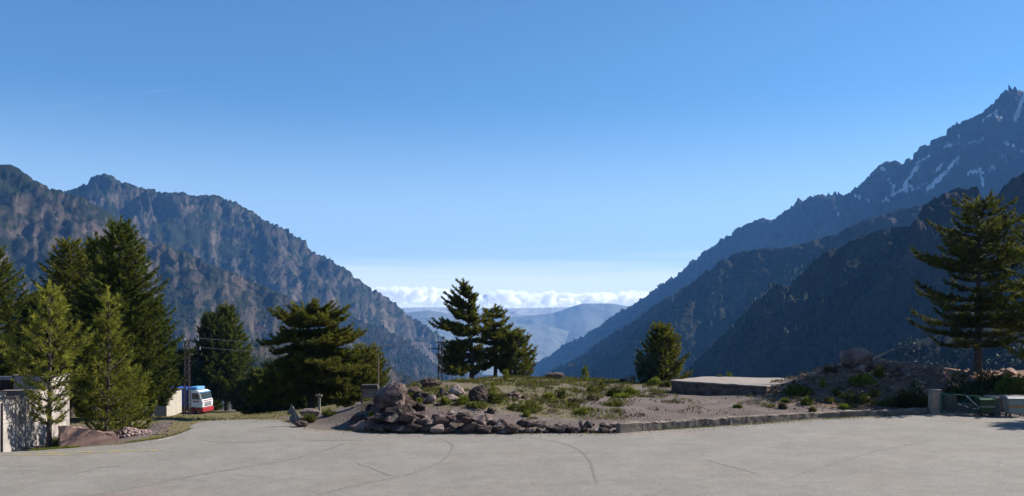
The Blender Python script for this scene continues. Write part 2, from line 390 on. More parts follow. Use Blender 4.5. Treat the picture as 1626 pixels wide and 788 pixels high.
L.new(c2.outputs[0], b.inputs['Base Color']); bump(N, L, b, n2.outputs[0], 0.9, 0.12)
M['ground'] = m
red = sstep(1225, 1290, CX + GX / safeY * FPX) * sstep(51.5, 53, GY)
g = mesh_np('ground', np.stack([GX, GY, GZ], -1).reshape(-1, 3), grid_faces(*GX.shape), M['ground'], smooth=True, attrs={'veg': veg.ravel(), 'red': red.ravel()})
tag(g, kind='structure', label='stony dirt and sparse grass rising behind the car park')

# ------------------------------------------------------------------ car park asphalt
m, N, L, b = mat_base('asphalt', 0.9, 0.25)
na = noise_node(N, L, 0.35, 8, 0.7, sc3=(1, 1.0, 1)); nb = noise_node(N, L, 10, 5, 0.9); nc = noise_node(N, L, 1.7, 8, 0.75, dist=0.6)
ra = ramp(N, L, na.outputs[0], [(0.28, (0.205, 0.188, 0.165)), (0.5, (0.238, 0.221, 0.196)), (0.72, (0.278, 0.258, 0.230))])
rb = ramp(N, L, nb.outputs[0], [(0.3, (0.78, 0.78, 0.785)), (0.7, (1.16, 1.15, 1.13))])
rc = ramp(N, L, nc.outputs[0], [(0.3, (0.86, 0.87, 0.88)), (0.6, (1.06, 1.05, 1.04))])
x1 = mixc(N, L, 1.0, ra.outputs[0], rb.outputs[0], 'MULTIPLY'); x2 = mixc(N, L, 1.0, x1.outputs[0], rc.outputs[0], 'MULTIPLY')
vo = N.new('ShaderNodeTexVoronoi'); vo.feature = 'DISTANCE_TO_EDGE'; vo.inputs['Scale'].default_value = 0.16
gg = N.new('ShaderNodeNewGeometry'); nd = noise_node(N, L, 0.6, 5, 0.7)
mv = mixc(N, L, 0.12, gg.outputs['Position'], nd.outputs['Color'], 'LINEAR_LIGHT'); mv.inputs[0].default_value = 0.9; L.new(mv.outputs[0], vo.inputs['Vector'])
rv = ramp(N, L, vo.outputs['Distance'], [(0.0, (0.62, 0.62, 0.63)), (0.012, (1, 1, 1))])
x3 = mixc(N, L, 0.22, x2.outputs[0], rv.outputs[0], 'MULTIPLY')
ns_ = noise_node(N, L, 0.9, 9, 0.8, sc3=(0.25, 1.2, 1)); rs_ = ramp(N, L, ns_.outputs[0], [(0.32, (0.92, 0.92, 0.92)), (0.5, (1, 1, 1)), (0.7, (1.05, 1.04, 1.03))])
x4 = mixc(N, L, 1.0, x3.outputs[0], rs_.outputs[0], 'MULTIPLY')
np_ = noise_node(N, L, 0.13, 5, 0.6); rp_ = ramp(N, L, np_.outputs[0], [(0.55, (1, 1, 1)), (0.68, (1.06, 0.95, 0.90))]); x5 = mixc(N, L, 1.0, x4.outputs[0], rp_.outputs[0], 'MULTIPLY')
nk_ = noise_node(N, L, 8, 4, 0.95); rk_ = ramp(N, L, nk_.outputs[0], [(0.34, (0.78, 0.78, 0.785)), (0.5, (1, 1, 1)), (0.66, (1.18, 1.17, 1.15))]); x6 = mixc(N, L, 0.8, x5.outputs[0], rk_.outputs[0], 'MULTIPLY')
nu_ = noise_node(N, L, 2.6, 6, 0.7); ru_ = ramp(N, L, nu_.outputs[0], [(0.28, (0.72, 0.71, 0.70)), (0.36, (1, 1, 1))]); x7 = mixc(N, L, 0.7, x6.outputs[0], ru_.outputs[0], 'MULTIPLY')
L.new(x7.outputs[0], b.inputs['Base Color']); bump(N, L, b, nb.outputs[0], 0.6, 0.03)
M['asphalt'] = m
# ragged outline
pts = []
for i in range(len(LOT)):
    a = np.array(LOT[i]); c = np.array(LOT[(i + 1) % len(LOT)]); n = max(1, int(np.linalg.norm(c - a) / 0.25)) if 1 <= i < len(LOT) - 4 else 1
    for k in range(n): pts.append(a + (c - a) * k / n)
pts = np.array(pts); jit = 0.16 * fbm(pts[:, 0] / 0.7, pts[:, 1] / 0.7, 3); pts[:, 1] += jit * (pts[:, 1] > 34.5)
bm = bmesh.new(); f = bm.faces.new([bm.verts.new((p[0], p[1], 0.012)) for p in pts]); bmesh.ops.triangulate(bm, faces=[f])
bmesh.ops.recalc_face_normals(bm, faces=bm.faces[:])
me = bpy.data.meshes.new('car_park'); bm.to_mesh(me); bm.free()
cp = link('car_park', me, M['asphalt']); tag(cp, kind='structure', label='worn light grey asphalt of the open car park')

def strip(name, pxs, wid, mat, z, jitter=0.04, label=None, widf=None):
    P = np.array([LP(*p) for p in pxs]); seg = np.r_[0, np.cumsum(np.linalg.norm(np.diff(P, axis=0), axis=1))]
    t = np.arange(0, seg[-1], 0.18); X = np.interp(t, seg, P[:, 0]); Y = np.interp(t, seg, P[:, 1])
    for _ in range(12):
        X[1:-1] = (X[:-2] + X[1:-1] * 2 + X[2:]) / 4; Y[1:-1] = (Y[:-2] + Y[1:-1] * 2 + Y[2:]) / 4
    X = X + jitter * fbm(t / 0.8, t * 0 + 3, 3); Y = Y + jitter * 2 * fbm(t / 0.8, t * 0 + 9, 3)
    dx, dy = np.gradient(X), np.gradient(Y); l = np.hypot(dx, dy); nx, ny = -dy / l, dx / l
    wv = wid * (0.65 + 0.6 * vnoise(t / 0.5, t * 0 + 5)) * np.minimum(1, np.minimum(t, t[-1] - t) / 0.6 + 0.15)
    A = np.stack([X - nx * wv, Y - ny * wv, np.full_like(X, z)], -1); B = np.stack([X + nx * wv, Y + ny * wv, np.full_like(X, z)], -1)
    V = np.empty((2 * len(X), 3)); V[0::2] = A; V[1::2] = B; i = np.arange(len(X) - 1) * 2
    o = mesh_np(name, V, np.stack([i, i + 2, i + 3, i + 1], -1), mat, parent=None)
    tag(o, kind='structure', label=label); return o
def worn(name, col, under, amt, sc):
    m, N, L, b = mat_base(name, 0.9, 0.2); n = noise_node(N, L, sc, 6, 0.75)
    r = ramp(N, L, n.outputs[0], [(amt, under), (amt + 0.12, col)]); L.new(r.outputs[0], b.inputs['Base Color']); return m
M['tar'] = worn('tar_seal', (0.135, 0.123, 0.108), (0.215, 0.20, 0.178), 0.46, 5)
M['tar2'] = worn('tar_seal_faint', (0.15, 0.138, 0.123), (0.22, 0.204, 0.18), 0.45, 5)
M['yellow_line'] = worn('yellow_marking', (0.42, 0.31, 0.08), (0.25, 0.23, 0.195), 0.45, 4)
M['white_line'] = worn('white_marking', (0.46, 0.44, 0.40), (0.25, 0.23, 0.205), 0.42, 4)
strip('tar_seam', [(150, 787), (250, 768), (330, 752), (400, 741), (470, 729), (520, 715), (552, 703)], 0.075, M['tar'], 0.017, label='dark repaired seam curving over the left of the asphalt')
strip('tar_seam', [(500, 788), (560, 772), (640, 757), (690, 740), (712, 725), (720, 710), (712, 701), (690, 697)], 0.06, M['tar'], 0.017, label='dark hooked seam in the asphalt below the boulder pile')
strip('tar_seam', [(838, 696), (870, 699), (905, 708), (925, 718), (936, 732), (943, 750), (948, 770)], 0.065, M['tar'], 0.017, label='dark seam bending down from the wall in mid car park')
strip('tar_seam', [(1120, 730), (1160, 742), (1210, 755)], 0.08, M['tar2'], 0.017, label='short faint seam right of mid car park')
strip('tar_seam', [(1250, 760), (1330, 735), (1400, 715), (1480, 700)], 0.06, M['tar2'], 0.017, label='faint long seam toward the bins')
for c_, l_ in (([(560, 735), (585, 741), (600, 752), (632, 758)], 'thin crack branching right of the hooked seam'), 
                ([(90, 758), (130, 752), (150, 743), (200, 741)], 'crack crossing the left foreground'), ([(600, 698), (560, 700), (470, 701)], 'dark joint along the asphalt before the rock pile'), ([(320, 700), (380, 705), (440, 699)], 'faint crack at the mouth of the side road')):
    strip('asphalt_crack', c_, 0.03, M['tar2'], 0.019, jitter=.12, label=l_)
strip('yellow_marking', [(40, 720), (120, 718.5), (200, 717), (270, 715)], 0.14, M['yellow_line'], 0.021, label='worn yellow edge line at far left of the asphalt')
strip('yellow_marking', [(0, 724), (90, 723), (150, 721.5)], 0.10, M['yellow_line'], 0.021, label='second fainter yellow line nearer the camera')
strip('white_marking', [(0, 741), (40, 741), (75, 740.5)], 0.05, M['white_line'], 0.021, label='faint white bay line at the left frame edge')
strip('white_marking', [(0, 753), (35, 753), (75, 752.5)], 0.05, M['white_line'], 0.021, label='faint white bay line, nearer one at left edge')
strip('white_marking', [(240, 702), (262, 698), (278, 694)], 0.14, M['white_line'], 0.021, label='short white edge dash by the dirt verge')

# ------------------------------------------------------------------ mountains
def mountain(name, sky_px, dist, dmin, dback, slope, slope2, cols, rows, mat, seed, amp=1.0, teeth=14, gully=60, label='', zfloor=-600, snow=False, bulge=0.0, tooth_w=28, smooth=False, craggy=0.75):
    """sky_px: outline of the crest as seen from the pass; dist: crest distance at given bearings. Builds a true height field round the crest."""
    sp = np.array(sky_px, float); dp = np.array(dist, float)
    x0, x1 = sp[0, 0], sp[-1, 0]
    u = np.linspace(x0, x1, cols); D = np.interp(u, dp[:, 0], dp[:, 1]); py = np.interp(u, sp[:, 0], sp[:, 1])
    zr = (HY - py) / FPX * D + EYE
    rx, ry = (u - CX) / FPX * D, D
    # radial samples: denser near crest
    tt = np.linspace(0, 1, rows)
    fr = int(rows * 0.9)
    a = np.linspace(0, 1, fr) ** 1.0
    near = dmin; 
    dd = np.empty((rows, cols))
    for i in range(fr): dd[i] = near + (D - near) * (i / (fr - 1)) ** 0.8
    for i in range(fr, rows): dd[i] = D + dback * ((i - fr + 1) / (rows - fr)) ** 1.5
    X = (u[None] - CX) / FPX * dd; Y = dd.copy()
    # nearest crest point (plan)
    st = max(1, cols // 160); cx_, cy_, cz_ = rx[::st], ry[::st], zr[::st]
    s_len = np.r_[0, np.cumsum(np.hypot(np.diff(rx), np.diff(ry)))][::st]
    # extend crest beyond both ends so ends do not fan
    best = np.full(X.shape, 1e12); bz = np.zeros(X.shape); bs = np.zeros(X.shape)
    for i in range(len(cx_) - 1):
        ex, ey = cx_[i+1] - cx_[i], cy_[i+1] - cy_[i]; l2 = ex*ex + ey*ey
        lo = -8.0 if i == 0 else 0.0; hi = 9.0 if i == len(cx_) - 2 else 1.0
        t = np.clip(((X - cx_[i]) * ex + (Y - cy_[i]) * ey) / l2, lo, hi)
        d2 = (X - cx_[i] - t*ex) ** 2 + (Y - cy_[i] - t*ey) ** 2
        k = d2 < best
        best = np.where(k, d2, best); bz = np.where(k, cz_[i] + np.clip(t, 0, 1) * (cz_[i+1] - cz_[i]), bz); bs = np.where(k, s_len[i] + t * math.sqrt(l2), bs)
    d = np.sqrt(best)
    wob = 60 * fbm(X / 420 + seed, Y / 420, 3)
    gs = ridged((bs + wob) / 420 + seed * 3.1, d / 1500 + seed, 4, 0.5) - 0.45
    gf = ridged((bs + wob * 1.3) / 130 + seed * 7.7, d / 420 + seed, 4, 0.55) - 0.42
    rf = ridged(X / 150 + seed, Y / 150 - seed, 6, 0.62) - 0.42
    env = sstep(0, 300, d)
    Z = bz - slope * np.minimum(d, 500) - slope2 * np.maximum(d - 500, 0) + bulge * env
    cr = ridged(X / 330 + seed * 1.7 + 0.25 * fbm(X / 200, Y / 200, 3), Y / 330 - seed + 0.25 * fbm(X / 180 + 9, Y / 180, 3), 5, 0.58) - 0.42
    big = ridged((X + (1.0 if u.mean() < CX else -1.0) * 1.0 * Z + 160 * fbm(X / 500, Y / 500, 3)) / 900 + seed * 2.3, (Y + 0.5 * X + 160 * fbm(X / 500 + 5, Y / 500, 3)) / 800 - seed, 3, 0.5) - 0.42
    Xs = X + (1.0 if u.mean() < CX else -1.0) * 1.05 * Z
    wx, wy = 30 * fbm(X / 90, Y / 90, 3), 30 * fbm(X / 90 + 7, Y / 90 - 3, 3)
    b0 = -np.abs(fbm((Xs + 2 * wx) / 420 - seed, (Y + 2 * wy) / 420, 3, 0.5))
    Z += gully * amp * 2.5 * big * env + amp * (120 * b0 + 26) * env
    Z += gully * amp * 0.45 * (ridged((bs + wob * 1.6 + 0.9 * d) / 520 + seed * 3.1, d / 900 + seed, 3, 0.5) - 0.45) * env
    m_ = sstep(.40, .62, vnoise((Xs + wx) / 190 + seed, (Y + wy) / 190, Z / 150 + .01) * .7 + .3 * vnoise((X + wx) / 60, (Y + wy) / 60, Z / 60 + .01))
    crag = np.clip(0.13 + 0.75 * np.exp(-(d / 110) ** 2) * craggy + 0.85 * m_, 0, 1.25)
    P3 = ((Xs + wx * .6), (Y + wy * .6), Z * 1.15)
    disp = crag * amp * (42 * (ridged3(P3[0] / 150 + seed, P3[1] / 150, P3[2] / 150, 2) - .42) + 46 * (ridged3(P3[0] / 66, P3[1] / 66 + seed, P3[2] / 66, 3, .6) - .42)) + amp * (6 + 6 * crag) * fbm(X / 22, Y / 22, 3, .6, z=Z / 22)
    sgn = 1.0 if u.mean() < CX else -1.0
    X = X + sgn * disp * 0.42; Y = Y - disp * 0.42; dd = Y; Z = Z + disp * 0.80
    if teeth:
        kn = 1 - 2.4 * np.abs(fbm(bs / tooth_w + seed, d / tooth_w, 2, 0.5)); kb = np.clip(vnoise(bs / (tooth_w * 3.3) + seed, bs * 0 + 2.5) * 1.9 - 0.4, 0, 1)
        Z += teeth * 0.45 * kn * kb * np.exp(-(d / 60) ** 2)
    # settle the broad outline on the crest as seen, keep the fine teeth
    el = (Z - EYE) / dd; e = el.max(0); target = (HY - py) / FPX
    diff = target - e
    kk = max(1, int(cols / (x1 - x0) * 6)); ker = np.hanning(2 * kk + 3); ker /= ker.sum()
    dsm = np.convolve(np.pad(diff, kk + 1, mode='edge'), ker, 'valid')
    Z += dsm[None] * dd
    Z = np.maximum(Z, zfloor - 60)
    V = np.stack([X, Y, Z], -1).reshape(-1, 3)
    at = {}
    # cavity / steepness for vegetation and snow cover
    lap = Z.copy(); k = 3
    blur = (np.roll(Z, k, 0) + np.roll(Z, -k, 0) + np.roll(Z, k, 1) + np.roll(Z, -k, 1)) / 4
    cav = blur - Z
    at['crag'] = np.clip(crag, 0, 1).ravel()
    at['cavity'] = np.clip(cav / 30 + 0.5, 0, 1).ravel()
    if snow:
        gl = 1 - ridged((bs + wob) / 420 + seed * 3.1, d / 1500 + seed, 4, 0.5)
        n = fbm(X / 60 + 4, Y / 60, 5, 0.65)
        el2 = (HY - (Z - EYE) / dd * FPX - 0)
        pyv = HY - (Z - EYE) / dd * FPX
        uu = np.broadcast_to(u[None], Z.shape)
        alt = sstep(380, 230, pyv + 0.0) * sstep(1190, 1420, uu)
        # long lying fields in the couloirs below the crest
        fld = np.exp(-((d - 330) / 190) ** 2)
        seg_ = [(1396, 321, 1446, 295, 3.2), (1434, 295, 1458, 263, 2.2), (1472, 301, 1501, 275, 4.2), (1501, 275, 1525, 248, 2.8), (1487, 272, 1498, 260, 2.8), (1539, 275, 1557, 271, 2.2), (1557, 271, 1563, 297, 2.4), (1569, 262, 1576, 268, 1.6),
                (1580, 176, 1583, 183, 2.4), (1609, 190, 1621, 168, 3.6), (1619, 168, 1632, 138, 4.0), (1539, 228, 1560, 222, 1.7), (1592, 224, 1612, 232, 1.7), (1595, 248, 1602, 254, 2.2), (1498, 234, 1522, 229, 2.0), (1516, 222, 1522, 214, 1.7),
                (1361, 310, 1378, 319, 1.8), (1329, 336, 1335, 345, 1.8), (1412, 286, 1420, 301, 1.8), (1399, 268, 1404, 270, 1.8), (1452, 262, 1476, 246, 1.3), (1562, 192, 1574, 180, 1.7), (1586, 186, 1594, 188, 1.6), (1446, 300, 1470, 293, 1.4), (1622, 236, 1650, 260, 2.6), (1700, 200, 1760, 170, 6)]
        s = np.zeros(Z.shape)
        qx = uu + 4.6 * fbm(uu / 5, pyv / 5, 4, .7); qy = pyv + 4.6 * fbm(uu / 6 + 9, pyv / 6, 4, .65)
        for (ax, ay, bx_, by_, ww) in seg_:
            ex, ey = bx_ - ax, by_ - ay; t = np.clip(((qx - ax) * ex + (qy - ay) * ey) / (ex * ex + ey * ey), 0, 1)
            s = np.maximum(s, 1.55 - np.hypot(qx - ax - t * ex, qy - ay - t * ey) / ww)
        s = s + 0.25 * n + 0.5 * (at['cavity'].reshape(Z.shape) - 0.5)
        at['snow'] = np.clip(s, 0, 1).ravel()
    o = mesh_np(name, V, grid_faces(rows, cols), mat, smooth=smooth, attrs=at)
    tag(o, kind='structure', label=label)
    return dict(X=X, Y=Y, Z=Z, d=d, u=u, dd=dd, seed=seed)

def mtn_mat(name, rock, rock2, veg, vegamt, scree=(0.33, 0.28, 0.25), snow=False):
    m, N, L, b = mat_base(name, 0.95, 0.1)
    n1 = noise_node(N, L, 0.012, 10, 0.68); n2 = noise_node(N, L, 0.06, 8, 0.75); n3 = noise_node(N, L, 0.0045, 10, 0.7, dist=0.8)
    r1 = ramp(N, L, n1.outputs[0], [(0.35, rock2), (0.6, rock), (0.78, scree)])
    r2 = ramp(N, L, n2.outputs[0], [(0.3, (0.45, 0.45, 0.46)), (0.7, (1.5, 1.46, 1.4))])
    c1 = mixc(N, L, 1.0, r1.outputs[0], r2.outputs[0], 'MULTIPLY')
    ca = N.new('ShaderNodeAttribute'); ca.attribute_name = 'crag'; rc_ = ramp(N, L, ca.outputs['Fac'], [(0.25, (1.25, 1.2, 1.15)), (0.8, (0.75, 0.78, 0.8))])
    c1 = mixc(N, L, 1.0, c1.outputs[0], rc_.outputs[0], 'MULTIPLY')
    ge = N.new('ShaderNodeNewGeometry'); se = N.new('ShaderNodeSeparateXYZ'); L.new(ge.outputs['Normal'], se.inputs[0])
    s1 = N.new('ShaderNodeMath'); s1.operation = 'MULTIPLY_ADD'; L.new(se.outputs[2], s1.inputs[0]); s1.inputs[1].default_value = 0.45; L.new(n3.outputs[0], s1.inputs[2])
    sp = N.new('ShaderNodeMath'); sp.operation = 'MULTIPLY_ADD'; L.new(n2.outputs[0], sp.inputs[0]); sp.inputs[1].default_value = 0.7; L.new(s1.outputs[0], sp.inputs[2])
    mr = N.new('ShaderNodeMapRange'); L.new(sp.outputs[0], mr.inputs[0]); mr.inputs[1].default_value = 1.32 - vegamt; mr.inputs[2].default_value = 1.44 - vegamt
    vg = ramp(N, L, n2.outputs[0], [(0.3, tuple(x * 0.6 for x in veg)), (0.7, veg)])
    c2 = mixc(N, L, mr.outputs[0], c1.outputs[0], vg.outputs[0])
    if snow:
        a = N.new('ShaderNodeAttribute'); a.attribute_name = 'snow'
        ns = noise_node(N, L, 0.05, 8, 0.75)
        q = N.new('ShaderNodeMath'); q.operation = 'MULTIPLY'; L.new(a.outputs['Fac'], q.inputs[0]); L.new(ns.outputs[0], q.inputs[1])
        q2 = N.new('ShaderNodeMapRange'); L.new(q.outputs[0], q2.inputs[0]); q2.inputs[1].default_value = 0.27; q2.inputs[2].default_value = 0.36
        c2 = mixc(N, L, q2.outputs[0], c2.outputs[0], (0.82, 0.84, 0.88))
    L.new(c2.outputs[0], b.inputs['Base Color']); bump(N, L, b, n2.outputs[0], 1.0, 14)
    return m
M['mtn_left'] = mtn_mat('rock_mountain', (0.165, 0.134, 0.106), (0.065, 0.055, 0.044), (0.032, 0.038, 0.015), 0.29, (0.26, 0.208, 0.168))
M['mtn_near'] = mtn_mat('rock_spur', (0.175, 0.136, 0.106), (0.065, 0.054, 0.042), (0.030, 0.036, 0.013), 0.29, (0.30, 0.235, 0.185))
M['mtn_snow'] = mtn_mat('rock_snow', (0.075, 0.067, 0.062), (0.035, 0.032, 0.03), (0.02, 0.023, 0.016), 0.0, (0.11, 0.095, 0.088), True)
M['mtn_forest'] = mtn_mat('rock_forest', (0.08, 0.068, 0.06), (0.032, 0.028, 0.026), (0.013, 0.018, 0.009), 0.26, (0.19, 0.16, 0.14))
M['mtn_far'] = mtn_mat('far_hill', (0.32, 0.31, 0.28), (0.28, 0.28, 0.25), (0.24, 0.25, 0.21), 0.5, (0.34, 0.33, 0.30))  # base colour raised to add to the haze over distant hills

M['mtn_pale'] = mtn_mat('pale_plain', (0.62, 0.6, 0.57), (0.56, 0.55, 0.52), (0.52, 0.52, 0.49), 0.5, (0.64, 0.62, 0.6))  # surface kept very pale to stand in for distant haze
mA = mountain('left_mountain', [(100, 304), (118, 300), (126, 296), (140, 291), (142, 284), (150, 279), (165, 276), (178, 279), (190, 289), (205, 292), (218, 296), (222, 300), (240, 300), (243, 304), (262, 306), (290, 305), (305, 311), (340, 309), (352, 316), (375, 321), (382, 328), (400, 334), (410, 342), (440, 360), (455, 364), (470, 378), (480, 382), (490, 396), (500, 404), (520, 408), (530, 420), (545, 426), (560, 440), (575, 449), (590, 460), (604, 466), (625, 481), (645, 499), (670, 515), (690, 528), (712, 545), (740, 570), (780, 610), (830, 650)],
              [(100, 3600), (250, 3700), (400, 3900), (550, 4300), (700, 4900), (830, 5400)], 1500, 900, 0.95, 0.62, 500, 210, M['mtn_left'], 1.7, 1.0, 38, 75, tooth_w=36, craggy=.95, label='rocky grey mountain ridge falling from the left peak to the valley', bulge=0)
mB = mountain('left_foreground_mountain', [(-160, 225), (-60, 240), (0, 262), (14, 261), (30, 268), (44, 280), (62, 290), (72, 294), (80, 300), (96, 301), (104, 308), (120, 309), (134, 313), (145, 322), (165, 332), (185, 345), (205, 362), (225, 376), (240, 386), (262, 388), (275, 396), (300, 400), (325, 416), (345, 424), (370, 432), (395, 446), (420, 455), (440, 464), (458, 474), (464, 486), (480, 520), (520, 560), (560, 600)],
              [(-160, 2100), (0, 2200), (200, 2300), (400, 2450), (560, 2500)], 750, 700, 0.9, 0.6, 420, 200, M['mtn_near'], 5.3, .82, 26, 60, tooth_w=26, label='nearer brown craggy spur rising to the left frame edge')
mC = mountain('low_spur', [(380, 540), (440, 545), (500, 548), (560, 553), (585, 556), (600, 566), (618, 578), (632, 592), (650, 600), (665, 612), (700, 650)],
              [(380, 1200), (600, 1500), (700, 1650)], 500, 400, 0.9, 0.6, 200, 110, M['mtn_near'], 9.1, 0.6, 14, 34, label='low rocky spur showing right of the wide pine')
mC2 = mountain('mid_spur', [(380, 470), (430, 474), (480, 480), (520, 492), (560, 505), (600, 520), (640, 540), (680, 568), (712, 602), (740, 640)],
              [(380, 2900), (560, 3200), (740, 3600)], 1700, 500, 0.7, 0.5, 230, 110, M['mtn_forest'], 12.4, 0.8, 10, 34, label='greenish wooded spur below the left ridge', smooth=False)
mD = mountain('snowy_mountain', [(810, 612), (840, 583), (870, 566), (900, 545), (920, 538), (940, 525), (980, 497), (1010, 482), (1030, 468), (1060, 446), (1085, 430), (1100, 416), (1112, 408), (1118, 398), (1135, 392), (1148, 378), (1160, 374), (1172, 362), (1192, 354), (1210, 346), (1228, 350), (1245, 336), (1258, 330), (1268, 318), (1280, 316), (1300, 308), (1312, 312), (1322, 304), (1338, 309), (1355, 305), (1362, 298), (1375, 284), (1386, 274), (1392, 264), (1405, 257), (1425, 255), (1435, 262), (1441, 250), (1449, 254), (1455, 238), (1466, 229), (1475, 232), (1484, 222), (1506, 212), (1511, 200), (1528, 194), (1544, 187), (1556, 182), (1570, 170), (1582, 160), (1590, 148), (1597, 146), (1605, 139), (1614, 139), (1622, 146), (1640, 138), (1700, 120), (1800, 90)],
              [(810, 6000), (1000, 5200), (1200, 4500), (1400, 3900), (1600, 3500), (1800, 3300)], 1800, 800, 0.95, 0.55, 620, 190, M['mtn_snow'], 3.9, 1.0, 16, 60, tooth_w=44, label='highest right mountain with snow patches under its jagged crest', snow=True)
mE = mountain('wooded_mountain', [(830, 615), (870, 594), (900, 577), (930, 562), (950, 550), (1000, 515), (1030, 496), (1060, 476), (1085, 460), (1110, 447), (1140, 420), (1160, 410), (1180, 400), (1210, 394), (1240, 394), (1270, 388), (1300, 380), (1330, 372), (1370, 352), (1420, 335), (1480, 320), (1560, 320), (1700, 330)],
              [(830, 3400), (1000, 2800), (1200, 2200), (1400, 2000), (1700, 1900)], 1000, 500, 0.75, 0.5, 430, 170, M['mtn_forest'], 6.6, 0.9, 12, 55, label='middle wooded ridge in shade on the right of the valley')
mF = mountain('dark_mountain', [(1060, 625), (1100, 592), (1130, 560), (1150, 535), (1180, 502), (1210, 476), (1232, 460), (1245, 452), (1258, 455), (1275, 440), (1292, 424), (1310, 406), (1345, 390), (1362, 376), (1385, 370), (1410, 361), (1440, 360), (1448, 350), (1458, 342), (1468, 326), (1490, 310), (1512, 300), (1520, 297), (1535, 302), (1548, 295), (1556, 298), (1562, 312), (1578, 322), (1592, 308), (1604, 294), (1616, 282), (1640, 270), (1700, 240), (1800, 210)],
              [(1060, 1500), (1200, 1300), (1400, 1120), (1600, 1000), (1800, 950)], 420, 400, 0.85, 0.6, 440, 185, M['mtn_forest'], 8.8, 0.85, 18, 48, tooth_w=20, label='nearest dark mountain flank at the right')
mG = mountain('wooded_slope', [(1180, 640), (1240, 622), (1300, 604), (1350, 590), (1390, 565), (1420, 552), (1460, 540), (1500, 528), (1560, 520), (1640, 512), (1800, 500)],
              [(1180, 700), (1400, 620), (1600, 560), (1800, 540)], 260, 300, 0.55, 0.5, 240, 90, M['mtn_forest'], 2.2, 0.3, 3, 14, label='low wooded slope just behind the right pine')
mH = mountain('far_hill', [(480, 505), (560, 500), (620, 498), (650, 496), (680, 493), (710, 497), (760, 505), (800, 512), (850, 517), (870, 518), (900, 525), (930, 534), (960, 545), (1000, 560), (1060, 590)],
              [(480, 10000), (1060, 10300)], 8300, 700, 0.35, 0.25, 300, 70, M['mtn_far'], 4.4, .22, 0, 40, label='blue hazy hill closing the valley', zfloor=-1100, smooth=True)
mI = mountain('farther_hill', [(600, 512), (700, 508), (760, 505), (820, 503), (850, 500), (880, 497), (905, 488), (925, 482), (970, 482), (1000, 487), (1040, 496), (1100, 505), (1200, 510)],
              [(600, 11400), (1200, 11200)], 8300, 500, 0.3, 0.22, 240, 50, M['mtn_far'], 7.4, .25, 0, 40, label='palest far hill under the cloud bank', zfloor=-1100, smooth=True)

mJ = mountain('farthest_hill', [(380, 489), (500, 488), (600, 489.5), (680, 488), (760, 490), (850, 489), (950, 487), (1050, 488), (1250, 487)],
              [(380, 12000), (1250, 12000)], 11500, 250, 0.3, 0.22, 200, 30, M['mtn_pale'], 1.4, .5, 0, 20, label='faintest line of hills along the horizon', zfloor=-1100, smooth=True)  # ridge added where only hazy distance lies below the clouds
# valley floor reaching the horizon
vf = mesh_np('valley_floor', [(-23400, -2450, -800), (23400, -2450, -800), (23400, 12350, -800), (-23400, 12350, -800)], [(0, 1, 2, 3)], M['mtn_far'])
tag(vf, kind='structure', label='deep valley floor far below the pass')

# --- scattered woods on the slopes (joined, as nobody could count them)
def conifer_proto(rs, n=3):
    V, F = [], []
    for k in range(n):
        z0 = 0.10 + 0.80 * k / n; z1 = min(1.0, z0 + 0.5 - 0.05 * k); r = 0.30 * (1 - 0.75 * k / n)
        base = len(V); m = 6
        for i in range(m):
            a = 2 * math.pi * i / m + rs.uniform(0, .6); rr = r * rs.uniform(0.6, 1.2); V.append((math.cos(a) * rr, math.sin(a) * rr, z0 + rs.uniform(-.05, .05)))
        V.append((rs.uniform(-.04, .04), rs.uniform(-.04, .04), z1))
        for i in range(m): F.append((base + i, base + (i + 1) % m, base + m))
    return np.array(V), np.array(F)
def round_proto(rs):
    bm = bmesh.new(); bmesh.ops.create_icosphere(bm, subdivisions=1, radius=0.4)
    V = np.array([v.co[:] for v in bm.verts]); F = np.array([[v.index for v in f.verts] for f in bm.faces]); bm.free()
    V *= (1 + rs.uniform(-.3, .3, (len(V), 1))); V[:, 2] += 0.4
    return V, F
def puff_proto(rs, n=34):
    V, F = [], []
    for k in range(n):
        d_ = rs.normal(size=3); d_ /= np.linalg.norm(d_); c_ = d_ * np.array([.42, .42, .40]) * rs.uniform(.45, 1) + (0, 0, .48)
        for q in range(3): V.append(c_ + rs.normal(size=3) * .12)
        F.append((3 * k, 3 * k + 1, 3 * k + 2))
    return np.array(V), np.array(F)
